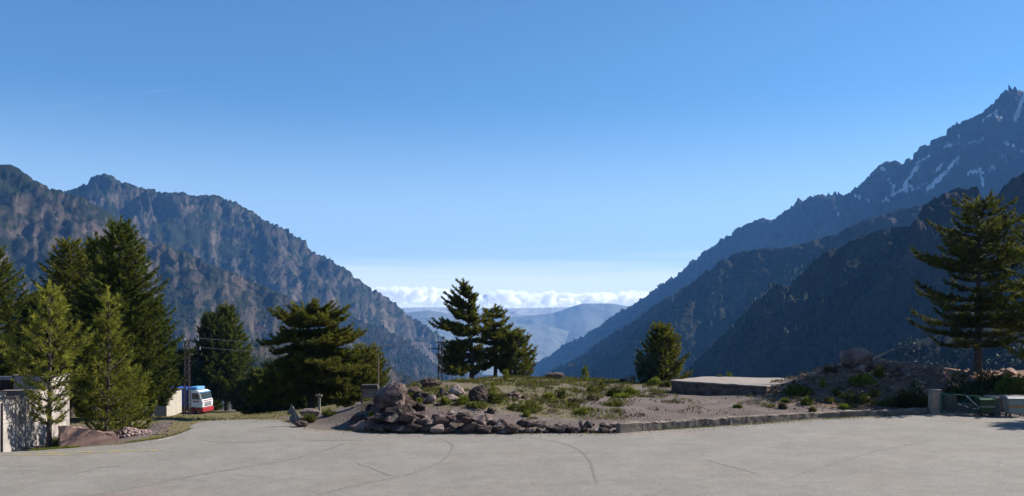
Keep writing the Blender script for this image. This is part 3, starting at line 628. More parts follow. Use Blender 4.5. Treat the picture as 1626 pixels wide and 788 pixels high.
def woods(name, mt, count, size, label, pymin, mat, thin=None, seedk=1, rnd=False):
    rs = np.random.default_rng(seedk); Z, X, Y = mt['Z'], mt['X'], mt['Y']; nr, nc = Z.shape
    n = count * 6; i = rs.integers(0, int(nr * 0.9), n); j = rs.integers(0, nc - 1, n)
    x, y, z = X[i, j] + rs.uniform(-6, 6, n), Y[i, j] + rs.uniform(-6, 6, n), Z[i, j]
    py = HY - (z - EYE) / y * FPX
    dens = fbm(x / 140, y / 140, 4, 0.6) * 1.6 + (py - pymin) / 90.0
    ok = (rs.uniform(-0.2, 1.0, n) < dens) & (py < 640)
    idx = np.where(ok)[0][:count]
    x, y, z = x[idx], y[idx], z[idx]; m = len(idx)
    protos = [puff_proto(rs) for _ in range(4)] if rnd else [conifer_proto(rs), conifer_proto(rs), round_proto(rs), conifer_proto(rs, 2)]
    VV, FF, T = [], [], []; off = 0; kind = rs.integers(0, len(protos), m)
    for k, (V, F) in enumerate(protos):
        q = np.where(kind == k)[0]; c = len(q)
        if not c: continue
        s = size * rs.uniform(0.45, 1.25, c) * (0.7 if k == 2 else 1); a = rs.uniform(0, 6.28, c)
        ca, sa = np.cos(a), np.sin(a)
        P = np.empty((c, len(V), 3)); P[..., 0] = (V[None, :, 0] * ca[:, None] - V[None, :, 1] * sa[:, None]) * s[:, None] + x[q][:, None]
        P[..., 1] = (V[None, :, 0] * sa[:, None] + V[None, :, 1] * ca[:, None]) * s[:, None] + y[q][:, None]
        P[..., 2] = V[None, :, 2] * s[:, None] + z[q][:, None] - 0.15 * size
        VV.append(P.reshape(-1, 3)); FF.append((F[None] + (np.arange(c) * len(V))[:, None, None]).reshape(-1, 3) + off); off += c * len(V)
        T.append(np.repeat(rs.uniform(0, 1, c), len(V)))
    o = mesh_np(name, np.concatenate(VV), np.concatenate(FF), mat, attrs={'tint': np.concatenate(T)})
    tag(o, label=label, kind='stuff')
M['far_wood'] = leaf_mat('far_wood', (0.010, 0.018, 0.008), (0.045, 0.050, 0.022), 0.0)
woods('woodland', mE, 3600, 11, 'dense pinewood over the middle right ridge', 430, M['far_wood'], seedk=11)
woods('woodland', mF, 4600, 8, 'scattered pinewood on the nearest dark mountain', 430, M['far_wood'], seedk=12)
M['shade_wood'] = leaf_mat('shade_wood', (0.010, 0.016, 0.007), (0.045, 0.052, 0.022), 0.0)
woods('woodland', mG, 900, 7.5, 'open wood on the low slope behind the right pine', 505, M['shade_wood'], seedk=13, rnd=True)
woods('woodland', mD, 1500, 17, 'thin wood on the lower edge of the snowy mountain', 470, M['far_wood'], seedk=14)
woods('woodland', mA, 1700, 16, 'dark scattered wood low on the left ridge', 470, M['far_wood'], seedk=15)
woods('woodland', mB, 2400, 11, 'scattered scrub and pines on the brown spur', 480, M['far_wood'], seedk=16)
woods('woodland', mC2, 1800, 15, 'green wood covering the mid spur', 440, M['far_wood'], seedk=17)
woods('woodland', mC, 260, 8, 'few small trees on the low rocky spur', 560, M['far_wood'], seedk=18)
# ------------------------------------------------------------------ foliage machinery
class Tufts:
    def __init__(s): s.p, s.d, s.s, s.t = [], [], [], []
    def add(s, p, d, size, tint): s.p.append(p); s.d.append(d); s.s.append(size); s.t.append(tint)
    def build(s, name, mat, parent, blades=8, wid=0.16, spread=0.75, seed=0, kind=None):
        if not s.p: return None
        r = np.random.default_rng(seed); P = np.array(s.p); Dn = np.array(s.d); sz = np.array(s.s); T = np.array(s.t); n = len(P)
        Dn /= np.linalg.norm(Dn, axis=1, keepdims=True) + 1e-9
        rd = r.normal(size=(n, blades, 3)); rd /= np.linalg.norm(rd, axis=2, keepdims=True)
        bd = Dn[:, None] * 1.0 + rd * spread; bd /= np.linalg.norm(bd, axis=2, keepdims=True)
        ln = sz[:, None] * r.uniform(0.7, 1.15, (n, blades))
        side = np.cross(bd, r.normal(size=(n, blades, 3))); side /= np.linalg.norm(side, axis=2, keepdims=True) + 1e-9
        b0 = P[:, None] + Dn[:, None] * (sz[:, None, None] * r.uniform(-0.5, 0.35, (n, blades, 1)))
        wv = (ln * wid)[..., None]
        V = np.stack([b0 - side * wv, b0 + side * wv, b0 + bd * ln[..., None]], 2).reshape(-1, 3)
        F = np.arange(len(V)).reshape(-1, 3)
        tt = np.repeat(np.clip(T[:, None] + r.uniform(-0.15, 0.15, (n, blades)), 0, 1).ravel(), 3)
        o = mesh_np(name, V, F, mat, parent, attrs={'tint': tt})
        if kind: o['kind'] = kind
        return o
class Wood:
    def __init__(s): s.V, s.F, s.n = [], [], 0
    def tube(s, pts, rad, k=6):
        pts = np.asarray(pts, float); rad = np.asarray(rad, float); m = len(pts)
        t = np.gradient(pts, axis=0); t /= np.linalg.norm(t, axis=1, keepdims=True) + 1e-9
        ref = np.array([0.0, 0, 1]) if abs(t[0, 2]) < 0.8 else np.array([1.0, 0, 0])
        u = np.cross(t, ref); u /= np.linalg.norm(u, axis=1, keepdims=True) + 1e-9; v = np.cross(t, u)
        a = np.arange(k) * 2 * math.pi / k
        ring = pts[:, None] + (u[:, None] * np.cos(a)[None, :, None] + v[:, None] * np.sin(a)[None, :, None]) * rad[:, None, None]
        s.V.append(ring.reshape(-1, 3)); i = np.arange(m - 1)[:, None] * k + np.arange(k)[None]; j = np.arange(m - 1)[:, None] * k + (np.arange(k) + 1)[None] % k
        s.F.append(np.stack([i, j, j + k, i + k], -1).reshape(-1, 4) + s.n); s.n += m * k
    def build(s, name, mat, parent): return mesh_np(name, np.concatenate(s.V), np.concatenate(s.F), mat, parent, smooth=True)

def limb(tf, wd, rs, p0, az, Ln, rise, curl, spread=0.38, step=0.22, tsz=0.24, r0=0.05, bare=0.25, flat=0.25, tint0=0.45, up=0.5, sag=0.0):
    """one limb: bare near the trunk, then a plate of twigs with tufts"""
    n = max(5, int(Ln / 0.3)); t = np.linspace(0, 1, n)
    wig = rs.uniform(-0.06, 0.06) * Ln
    dx, dy = math.cos(az), math.sin(az)
    x = p0[0] + dx * Ln * t - dy * wig * np.sin(t * 3); y = p0[1] + dy * Ln * t + dx * wig * np.sin(t * 3)
    z = p0[2] + Ln * (rise * t + curl * t * t - sag * np.sin(t * math.pi))
    P = np.stack([x, y, z], -1); wd.tube(P[::2] if n > 7 else P, (r0 * (1 - 0.85 * t) + 0.006)[::2] if n > 7 else r0 * (1 - 0.85 * t) + 0.006, 4)
    k = int(Ln * (1 - bare) / step) + 1
    tn = tint0 + rs.uniform(-.18, .18)
    for i in range(k + 1):
        tt = min(1.0, bare + (1 - bare) * i / max(k, 1))
        q = np.array([np.interp(tt, t, x), np.interp(tt, t, y), np.interp(tt, t, z)])
        for sgn in (-1, 1):
            tl = spread * Ln * max(0.0, 1 - tt) ** 0.8 * rs.uniform(0.6, 1.15) + step * rs.uniform(0.5, 1.1)
            ang = az + sgn * rs.uniform(0.6, 1.15); tx, ty, tz = math.cos(ang), math.sin(ang), rs.uniform(-flat, flat) + 0.12
            m = max(1, int(tl / (step * 0.85)))
            for j in range(m):
                f = (j + 1) / m
                pp = (q[0] + tx * tl * f, q[1] + ty * tl * f, q[2] + tz * tl * f + rs.uniform(-.5, .5) * tsz * 0.6)
                tf.add(pp, (tx + dx * .4, ty + dy * .4, up + rs.uniform(-.2, .5)), tsz * rs.uniform(0.8, 1.25), tn + rs.uniform(-.2, .2))
    for i in range(4): tf.add((x[-1] + dx * tsz * .5 * i, y[-1] + dy * tsz * .5 * i, z[-1] + tsz * .35 * i), (dx, dy, up + .3 * i), tsz * 1.1, tn + .15)

def pine(name, label, px, base_py, Y, top_py, hw_px, style, mat, seed, group=None, lean=0.0, base=0.12, gap=0.0, asym=None, z0=None, bark='bark', dens=1.0, tsz=None, blades=8, cat='tree', trunk_r=None, shape=None, tint0=0.45, wid=0.175):
    rs = np.random.default_rng(seed); blades = min(blades, 7) if Y > 50 else blades
    X = (px - CX) / FPX * Y; zg = gz1(X, Y) if z0 is None else z0
    ztop = EYE - (top_py - HY) / FPX * Y; H = ztop - zg; Rm = hw_px / FPX * Y
    root = empty(name, (X, Y, zg)); tag(root, label, cat, group)
    tf, wd = Tufts(), Wood()
    tr = trunk_r or H * 0.018 + 0.03
    zz = np.linspace(-0.3, H * 0.985, 14); bend = rs.uniform(-.012, .012) * H
    tx = lean * zz + bend * np.sin(zz / H * 3); ty = 0.5 * bend * np.sin(zz / H * 2.1)
    rad = tr * (1 - np.clip(zz / H, 0, 1)) ** 0.8 + 0.012; rad[0] *= 1.35; rad[1] *= 1.1
    wd.tube(np.stack([tx, ty, zz], -1), rad, 9)
    ts = tsz or max(0.15, 0.0042 * Y)
    if style == 'young': sp, rise0, nb = 0.66, 0.42, 6
    elif style == 'dense': sp, rise0, nb = 0.40, 0.16, 7
    elif style == 'tier': sp, rise0, nb = 0.62, 0.0, 6
    else: sp, rise0, nb = 0.50, 0.15, 6
    z = base * H; prof = shape or {'young': [(0, .75), (.2, 1), (.5, .8), (.8, .42), (1, .06)], 'dense': [(0, .8), (.12, 1), (.35, .82), (.65, .46), (.85, .2), (1, .03)],
            'tier': [(0, .55), (.12, .9), (.35, 1), (.6, .8), (.82, .5), (1, .08)], 'loose': [(0, .6), (.2, 1), (.5, .8), (.75, .55), (1, .08)]}[style]
    pa, pb = zip(*prof); zt = H
    while z < H * 0.97:
        f = (z / H - base) / (1 - base); Lw = Rm * np.interp(f, pa, pb)
        a0 = rs.uniform(0, 6.28); n = nb if f < 0.85 else nb - 1
        for i in range(n):
            az = a0 + i * 6.283 / n + rs.uniform(-.3, .3); Ln = Lw * (rs.uniform(0.62, 1.16) if style != 'tier' else rs.uniform(0.42, 1.2))
            if asym: Ln *= asym(az, f)
            if Ln < 0.12 or rs.uniform() < gap: continue
            rise = rise0 + 0.55 * f ** 1.6 + rs.uniform(-.08, .08); curl = 0.18 * (1 - f)
            bz = z + rs.uniform(-.08, .08)
            limb(tf, wd, rs, (np.interp(bz, zz, tx), np.interp(bz, zz, ty), bz), az, Ln, rise, curl, step=ts * 0.92 / dens, tsz=ts, r0=tr * 0.32 * (1 - f * .6) + .008,
                 bare=0.12 if style == 'dense' else 0.22, flat=0.35 if style in ('dense', 'loose') else 0.16, tint0=tint0 + 0.12 * f, sag=0.05 if f < .4 else 0)
        z += sp * rs.uniform(0.8, 1.2) * ((1 - 0.15 * f) * .72 if style == 'young' else (1 - 0.45 * f) * max(0.7, H / 11))
    for k in range(7): tf.add((tx[-1], ty[-1], H * (0.95 + .012 * k)), (rs.uniform(-.4, .4), rs.uniform(-.4, .4), 1), ts * 1.2, .8)
    wd.build('trunk', M[bark], root); tf.build('crown', M[mat], root, blades=blades, seed=seed, wid=wid)
    return root

def asymf(right=1.0, left=1.0, front=1.0):
    def f(az, h):
        c = math.cos(az); return (right if c > 0 else left) ** abs(c)
    return f

# --- trees on the left
pine('pine_tree', 'broad dark pine cut off by the left frame edge', -22, 668, 55, 392, 72, 'loose', 'needle', 101, base=0.10, tint0=.5)
pine('pine_tree', 'mid green pine between the frame edge pine and the tallest one', 112, 668, 64, 386, 62, 'loose', 'needle_olive', 102, base=0.10, tint0=.4)
pine('pine_tree', 'tallest dense dark green pine of the left group', 192, 664, 60, 352, 96, 'dense', 'needle', 103, base=0.08, tint0=.42)
pine('pine_tree', 'slim pine tip peeping out left of the tallest pine', 152, 664, 68, 376, 48, 'dense', 'needle_dark', 104, base=0.2)
pine('pine_tree', 'shaded low pine filling the gap over the shed', 240, 662, 72, 478, 38, 'dense', 'needle_dark', 105, base=0.12)
pine('pine_tree', 'dark pine right behind the building roof', 55, 668, 60, 470, 62, 'dense', 'needle_dark', 106, base=0.1)
pine('young_pine', 'bright young pine in front of the white wall, its bare trunk showing', 78, 706, 39.6, 456, 56, 'young', 'needle_fresh', 107, base=0.16, tint0=.42, gap=0.08, bark='bark', trunk_r=0.10, tsz=.21, wid=.10, blades=9,
     shape=[(0, .3), (.12, .5), (.26, .85), (.4, 1), (.58, .62), (.74, .34), (.88, .2), (1, .1)])
pine('young_pine', 'bright young pine with candle top over the pink ramp wall', 168, 700, 41.5, 464, 50, 'young', 'needle_fresh', 208, base=0.07, tint0=.22, lean=.012, gap=0.05, trunk_r=0.09, tsz=.21, wid=.10, blades=9,
     shape=[(0, .9), (.2, 1), (.4, .72), (.56, .36), (.7, .18), (.88, .17), (1, .1)])
pine('young_pine', 'low bushy pine at the rubble heap', 205, 690, 44, 590, 36, 'young', 'needle_young', 109, base=0.04, tint0=.2, tsz=.2)
pine('pine_tree', 'left one of the paired pines behind the lorry', 333, 655, 124, 500, 34, 'dense', 'needle_dark', 110, base=0.12, tsz=.42)
pine('pine_tree', 'taller right one of the paired pines behind the lorry', 360, 655, 126, 487, 46, 'dense', 'needle', 111, base=0.12, tsz=.42)
pine('pine_tree', 'small pale thin pine between the paired pines and the wide pine', 437, 652, 118, 574, 22, 'loose', 'needle_blue', 112, base=0.1, tsz=.4)
pine('pine_tree', 'small dark pine at the left foot of the wide pine', 412, 655, 100, 590, 26, 'dense', 'needle_dark', 113, base=0.05, tsz=.4)
pine('pine_tree', 'olive pine half hidden at the right side of the wide pine', 580, 650, 84, 553, 30, 'loose', 'needle_olive', 114, base=0.08, tsz=.34)

pine('pine_tree', 'low dark pine behind the trunk of the wide pine', 500, 652, 96, 588, 34, 'dense', 'needle_dark', 131, base=0.02, tsz=.4)
pine('pine_tree', 'low dark pine behind the wide pine, nearest the notice board', 552, 650, 92, 592, 32, 'dense', 'needle_dark', 132, base=0.02, tsz=.4)
pine('pine_tree', 'low bushy pine between the lorry and the wide pine', 392, 655, 118, 606, 24, 'dense', 'needle_dark', 133, base=0.02, tsz=.42)
pine('pine_tree', 'low dark pine left of the wide pine trunk', 455, 654, 98, 596, 30, 'dense', 'needle_dark', 134, base=0.02, tsz=.4)
pine('pine_tree', 'dark background pine above the shed roof', 285, 657, 125, 560, 34, 'dense', 'needle_dark', 135, base=0.05, tsz=.42)
pine('pine_tree', 'dark background pine right behind the lorry cab', 322, 657, 132, 596, 26, 'dense', 'needle_dark', 136, base=0.02, tsz=.42)
pine('pine_tree', 'dark background pine behind the second young pine', 150, 664, 78, 560, 50, 'dense', 'needle_dark', 137, base=0.02, tsz=.34)
# --- the wide flat-topped pine
def custom_pine(name, label, px, Y, z0, top_py, limbs, mat, seed, tr, tsz=0.28, top_lean=0.0, **kw):
    """limbs: (px, py of the tip, py where it leaves the trunk, azimuth depth offset, spread)"""
    rs = np.random.default_rng(seed); X = (px - CX) / FPX * Y; H = EYE - (top_py - HY) / FPX * Y - z0
    root = empty(name, (X, Y, z0)); tag(root, label, 'tree'); tf, wd = Tufts(), Wood()
    zz = np.linspace(-.3, H * .93, 12); tx = top_lean * zz + 0.12 * np.sin(zz * .7)
    wd.tube(np.stack([tx, 0 * zz, zz], -1), tr * (1 - zz.clip(0) / H) ** .7 + .02, 9)
    for (tpx, tpy, spy, dep, spr) in limbs + [(px + (a - px) * rs.uniform(.35, .95), b + rs.uniform(-4, 4), c + rs.uniform(-3, 3), d + rs.uniform(-1.3, 1.3), e * 1.15) for (a, b, c, d, e) in limbs for _ in range(kw.get('extra', 1))]:
        zs = EYE - (spy - HY) / FPX * Y - z0; zt = EYE - (tpy - HY) / FPX * (Y + dep) - z0
        xs = float(np.interp(zs, zz, tx)); xt = (tpx - CX) / FPX * (Y + dep) - X
        az = math.atan2(dep, xt - xs); Ln = math.hypot(dep, xt - xs)
        k = (zt - zs) / max(Ln, .2)
        limb(tf, wd, rs, (xs, 0, zs), az, Ln, k * .75, k * .25, spread=spr, step=tsz * .62, tsz=tsz, r0=tr * .38, bare=kw.get('bare', .22), flat=.13, tint0=.42 + .12 * (tpx > px), sag=.03)  # limbs right of the trunk tinted paler, sunlit side put into needle colour
    wd.build('trunk', M[kw.get('bark', 'bark')], root); tf.build('crown', M[mat], root, blades=9, seed=seed, wid=.17)
    return root
rs = np.random.default_rng(50); LM = []
for (tx_, ty_, sy_, dd_, sp_) in [
    # flat top plates
    (437, 500, 512, 0, .45), (450, 494, 508, -1.2, .5), (470, 488, 503, .8, .5), (500, 485, 500, -.5, .6), (525, 488, 502, .6, .5), (546, 493, 506, 0, .42), (545, 506, 516, -.8, .4), (455, 510, 520, -1.4, .45), (480, 500, 515, -1.8, .5), (515, 503, 516, -1.7, .5), (500, 495, 510, 2.0, .5),
    # second storey
    (418, 547, 535, 0, .30), (440, 540, 532, -1.2, .35), (550, 522, 532, -.5, .38), (573, 531, 545, 0, .34), (560, 540, 550, -1.4, .4), (535, 545, 552, -2.0, .5), (455, 530, 530, -1.7, .4), (548, 535, 540, 1.4, .4), (450, 528, 530, 1.2, .4), (565, 532, 543, .8, .35),
    # left dark drooping skirts
    (438, 562, 550, -.3, .36), (430, 585, 562, 0, .42), (418, 602, 575, .2, .42), (410, 618, 585, 0, .42), (402, 634, 595, -.3, .42), (425, 640, 608, -.8, .45), (445, 600, 575, -1.5, .5), (440, 622, 590, -1.6, .5), (450, 642, 612, -1.8, .5), (420, 610, 580, 1.2, .5), (415, 628, 590, 1.4, .5), (455, 580, 560, -1.6, .5), (405, 625, 588, .9, .4), (408, 642, 602, .7, .4), (398, 645, 605, .2, .36),
    # right lighter masses
    (560, 560, 560, -.9, .5), (580, 568, 565, 0, .45), (590, 585, 578, -.4, .45), (595, 602, 590, 0, .42), (585, 622, 605, -.6, .5), (560, 590, 580, -2.0, .55), (545, 610, 595, -2.3, .55), (570, 630, 612, -1.5, .5), (590, 640, 618, -.5, .45), (530, 575, 570, -2.4, .55), (520, 600, 590, -2.6, .55), (575, 600, 590, 1.4, .5), (570, 575, 570, 1.4, .5), (545, 637, 618, -2.0, .5), (555, 645, 620, -1.2, .5)]:
    LM.append((tx_, ty_, sy_, dd_, sp_))
custom_pine('pine_tree', 'wide flat topped pine with tiered dark plates in mid left', 493, 64, gz1((493 - CX) / FPX * 64, 64), 484, LM, 'needle_olive', 51, 0.30, tsz=.27, bare=.1, extra=2)

# --- the group on the central mound
LM = [(735, 452, 462, 0, .4), (729, 462, 470, .2, .5), (742, 466, 474, -.2, .5), (716, 472, 482, 0, .38), (752, 474, 482, .2, .4), (711, 479, 489, -.3, .36), (724, 482, 490, -.7, .45), (747, 486, 494, -.6, .45), (714, 488, 500, .5, .35), (752, 494, 500, .2, .4), (722, 498, 507, -.8, .4), (750, 505, 510, -.6, .4),
      (692, 519, 523, 0, .24), (697, 514, 520, -.6, .26), (705, 522, 526, -1.0, .3), (716, 518, 520, -1.3, .35), (762, 510, 516, 0, .4), (768, 522, 526, -.5, .4), (755, 528, 530, -1.3, .45), (770, 540, 542, .5, .4), (725, 530, 532, -1.5, .4),
      (714, 545, 545, .3, .4), (709, 560, 556, 0, .4), (704, 570, 562, -.2, .35), (706, 582, 572, .4, .35), (712, 588, 578, -.8, .45), (722, 595, 583, -1.1, .5), (705, 575, 566, -1.1, .45), (711, 552, 550, -.9, .42), (760, 555, 555, -.8, .4), (770, 575, 570, 0, .4), (755, 590, 580, -.9, .45), (765, 562, 560, .9, .4), (712, 568, 562, 1.2, .45), (720, 550, 548, 1.3, .45), (705, 590, 580, .6, .4), (752, 572, 566, 1.2, .45)]
custom_pine('pine_tree', 'tallest pine of the central group, ragged top against the clouds', 748, 84, gz1((748 - CX) / FPX * 84, 84) - .1, 449, LM, 'needle_olive', 52, 0.24, tsz=.33, top_lean=-0.018, bare=.25, extra=2)
LM = [(785, 490, 498, 0, .5), (775, 498, 505, -.3, .5), (796, 500, 506, .2, .5), (770, 508, 514, .2, .45), (800, 511, 516, -.3, .45), (779, 514, 520, -.9, .5), (805, 522, 526, 0, .42), (816, 530, 532, .3, .36), (818, 538, 538, -.3, .36), (800, 535, 536, -1.0, .45), (768, 525, 528, -.9, .45), (808, 548, 548, -.8, .42), (795, 555, 553, -1.2, .5), (815, 556, 555, .2, .4), (765, 545, 545, -.7, .45), (805, 568, 565, -.6, .45), (790, 580, 572, -1, .5), (818, 578, 572, 0, .36), (768, 568, 564, -.6, .45), (765, 585, 576, -.3, .45), (805, 590, 580, .4, .45), (780, 560, 556, 1.2, .5), (800, 575, 570, 1.1, .5), (772, 535, 535, 1.0, .5), (800, 545, 545, 1.0, .5)]
custom_pine('pine_tree', 'second pine of the central group, leaning right behind the tallest', 785, 86, gz1((785 - CX) / FPX * 86, 86) - .1, 486, LM, 'needle_olive', 53, 0.2, tsz=.33, bare=.2, extra=2)
pine('pine_tree', 'smallest pine at the right end of the central group', 818, 603, 85, 531, 25, 'loose', 'needle_olive', 115, base=0.1, tsz=.33, gap=.1, asym=asymf(1.15, .8))
pine('young_pine', 'bushy dark pine growing at the left corner of the concrete platform', 1052, 608, 70, 520, 33, 'loose', 'needle_olive', 116, base=0.02, tsz=.3, dens=1.0, shape=[(0, 1), (.2, 1.0), (.5, .66), (.8, .3), (1, .05)], tint0=.35)
pine('young_pine', 'little pale shoot of pine at the left foot of the bushy pine', 1028, 608, 69, 566, 13, 'young', 'needle_blue', 117, base=0.02, tsz=.26)
# --- right
pine('pine_tree', 'large tiered pine on the dirt mound at right', 1552, 594, 61, 322, 98, 'tier', 'needle_olive', 118, base=0.17, tsz=.26, gap=.1, trunk_r=.27, dens=1.05, shape=[(0, .75), (.1, 1.0), (.25, 1.12), (.5, .9), (.72, .72), (.9, .38), (1, .08)], tint0=.24)
pine('pine_tree', 'pine mostly outside the right frame edge, yellowish lower branches', 1690, 600, 56, 330, 88, 'tier', 'needle_olive', 119, base=0.12, tsz=.27, trunk_r=.25, tint0=.6)
pine('pine_tree', 'roadside pine outside the frame shading the asphalt by the bins', 1795, 668, 47.8, 470, 70, 'tier', 'needle', 120, base=0.25, z0=0)

# ------------------------------------------------------------------ shrubs
def shrub(name, label, px, py, wpx, hpx, mat, seed, style='dome', group=None, Y=None):
    rs = np.random.default_rng(seed)
    if Y is None: X, Yg, z = on_ground(px, py)
    else: Yg = Y; X = (px - CX) / FPX * Y; z = gz1(X, Y)
    wd_, hd = wpx / FPX * Yg / 2, hpx / FPX * Yg
    root = empty(name, (X, Yg, z)); tag(root, label, 'shrub' if name != 'pine_seedling' else 'seedling', group)
    tf, wd = Tufts(), Wood(); ts = max(.1, .0026 * Yg)
    if style == 'up':
        wd.tube([(0, 0, -.1), (0.02, 0, hd * .5), (0, 0, hd)], [.025, .018, .006], 5)
        n = int(26 + 60 * hd)
        for i in range(n):
            f = rs.uniform(.08, 1); a = rs.uniform(0, 6.28); r = wd_ * (1 - f * .8) * rs.uniform(.3, 1)
            tf.add((math.cos(a) * r, math.sin(a) * r, hd * f), (math.cos(a), math.sin(a), .9), ts * 1.1, rs.uniform(.3, 1))
    else:
        for k in range(5):
            a = rs.uniform(0, 6.28); wd.tube([(0, 0, -.08), (math.cos(a) * wd_ * .4, math.sin(a) * wd_ * .4, hd * .4), (math.cos(a) * wd_ * .7, math.sin(a) * wd_ * .7, hd * .6)], [.02, .014, .006], 4)
        lob = [(rs.uniform(-.75, .75), rs.uniform(-.6, .6), rs.uniform(.3, 1)) for _ in range(6)]
        n = int(80 + 420 * wd_ * 2 * max(hd, .25)); n = min(n, 1500)
        for i in range(n):
            lx, ly, lh = lob[rs.integers(0, 6)]; a = rs.uniform(0, 6.28); e = math.asin(rs.uniform(0, 1)); rr = .45 * rs.uniform(.6, 1.2)
            x = (lx * .75 + math.cos(a) * math.cos(e) * rr) * wd_; y = (ly * .75 + math.sin(a) * math.cos(e) * rr) * wd_; zz = math.sin(e) * hd * lh * rs.uniform(.7, 1.15)
            tf.add((x, y, zz), (math.cos(a) * .6, math.sin(a) * .6, .7), ts * rs.uniform(.7, 1.5), rs.uniform(0, 1))
    wd.build('stem', M['bark'], root); tf.build('foliage', M[mat], root, blades=7, seed=seed, wid=.13)
    return root
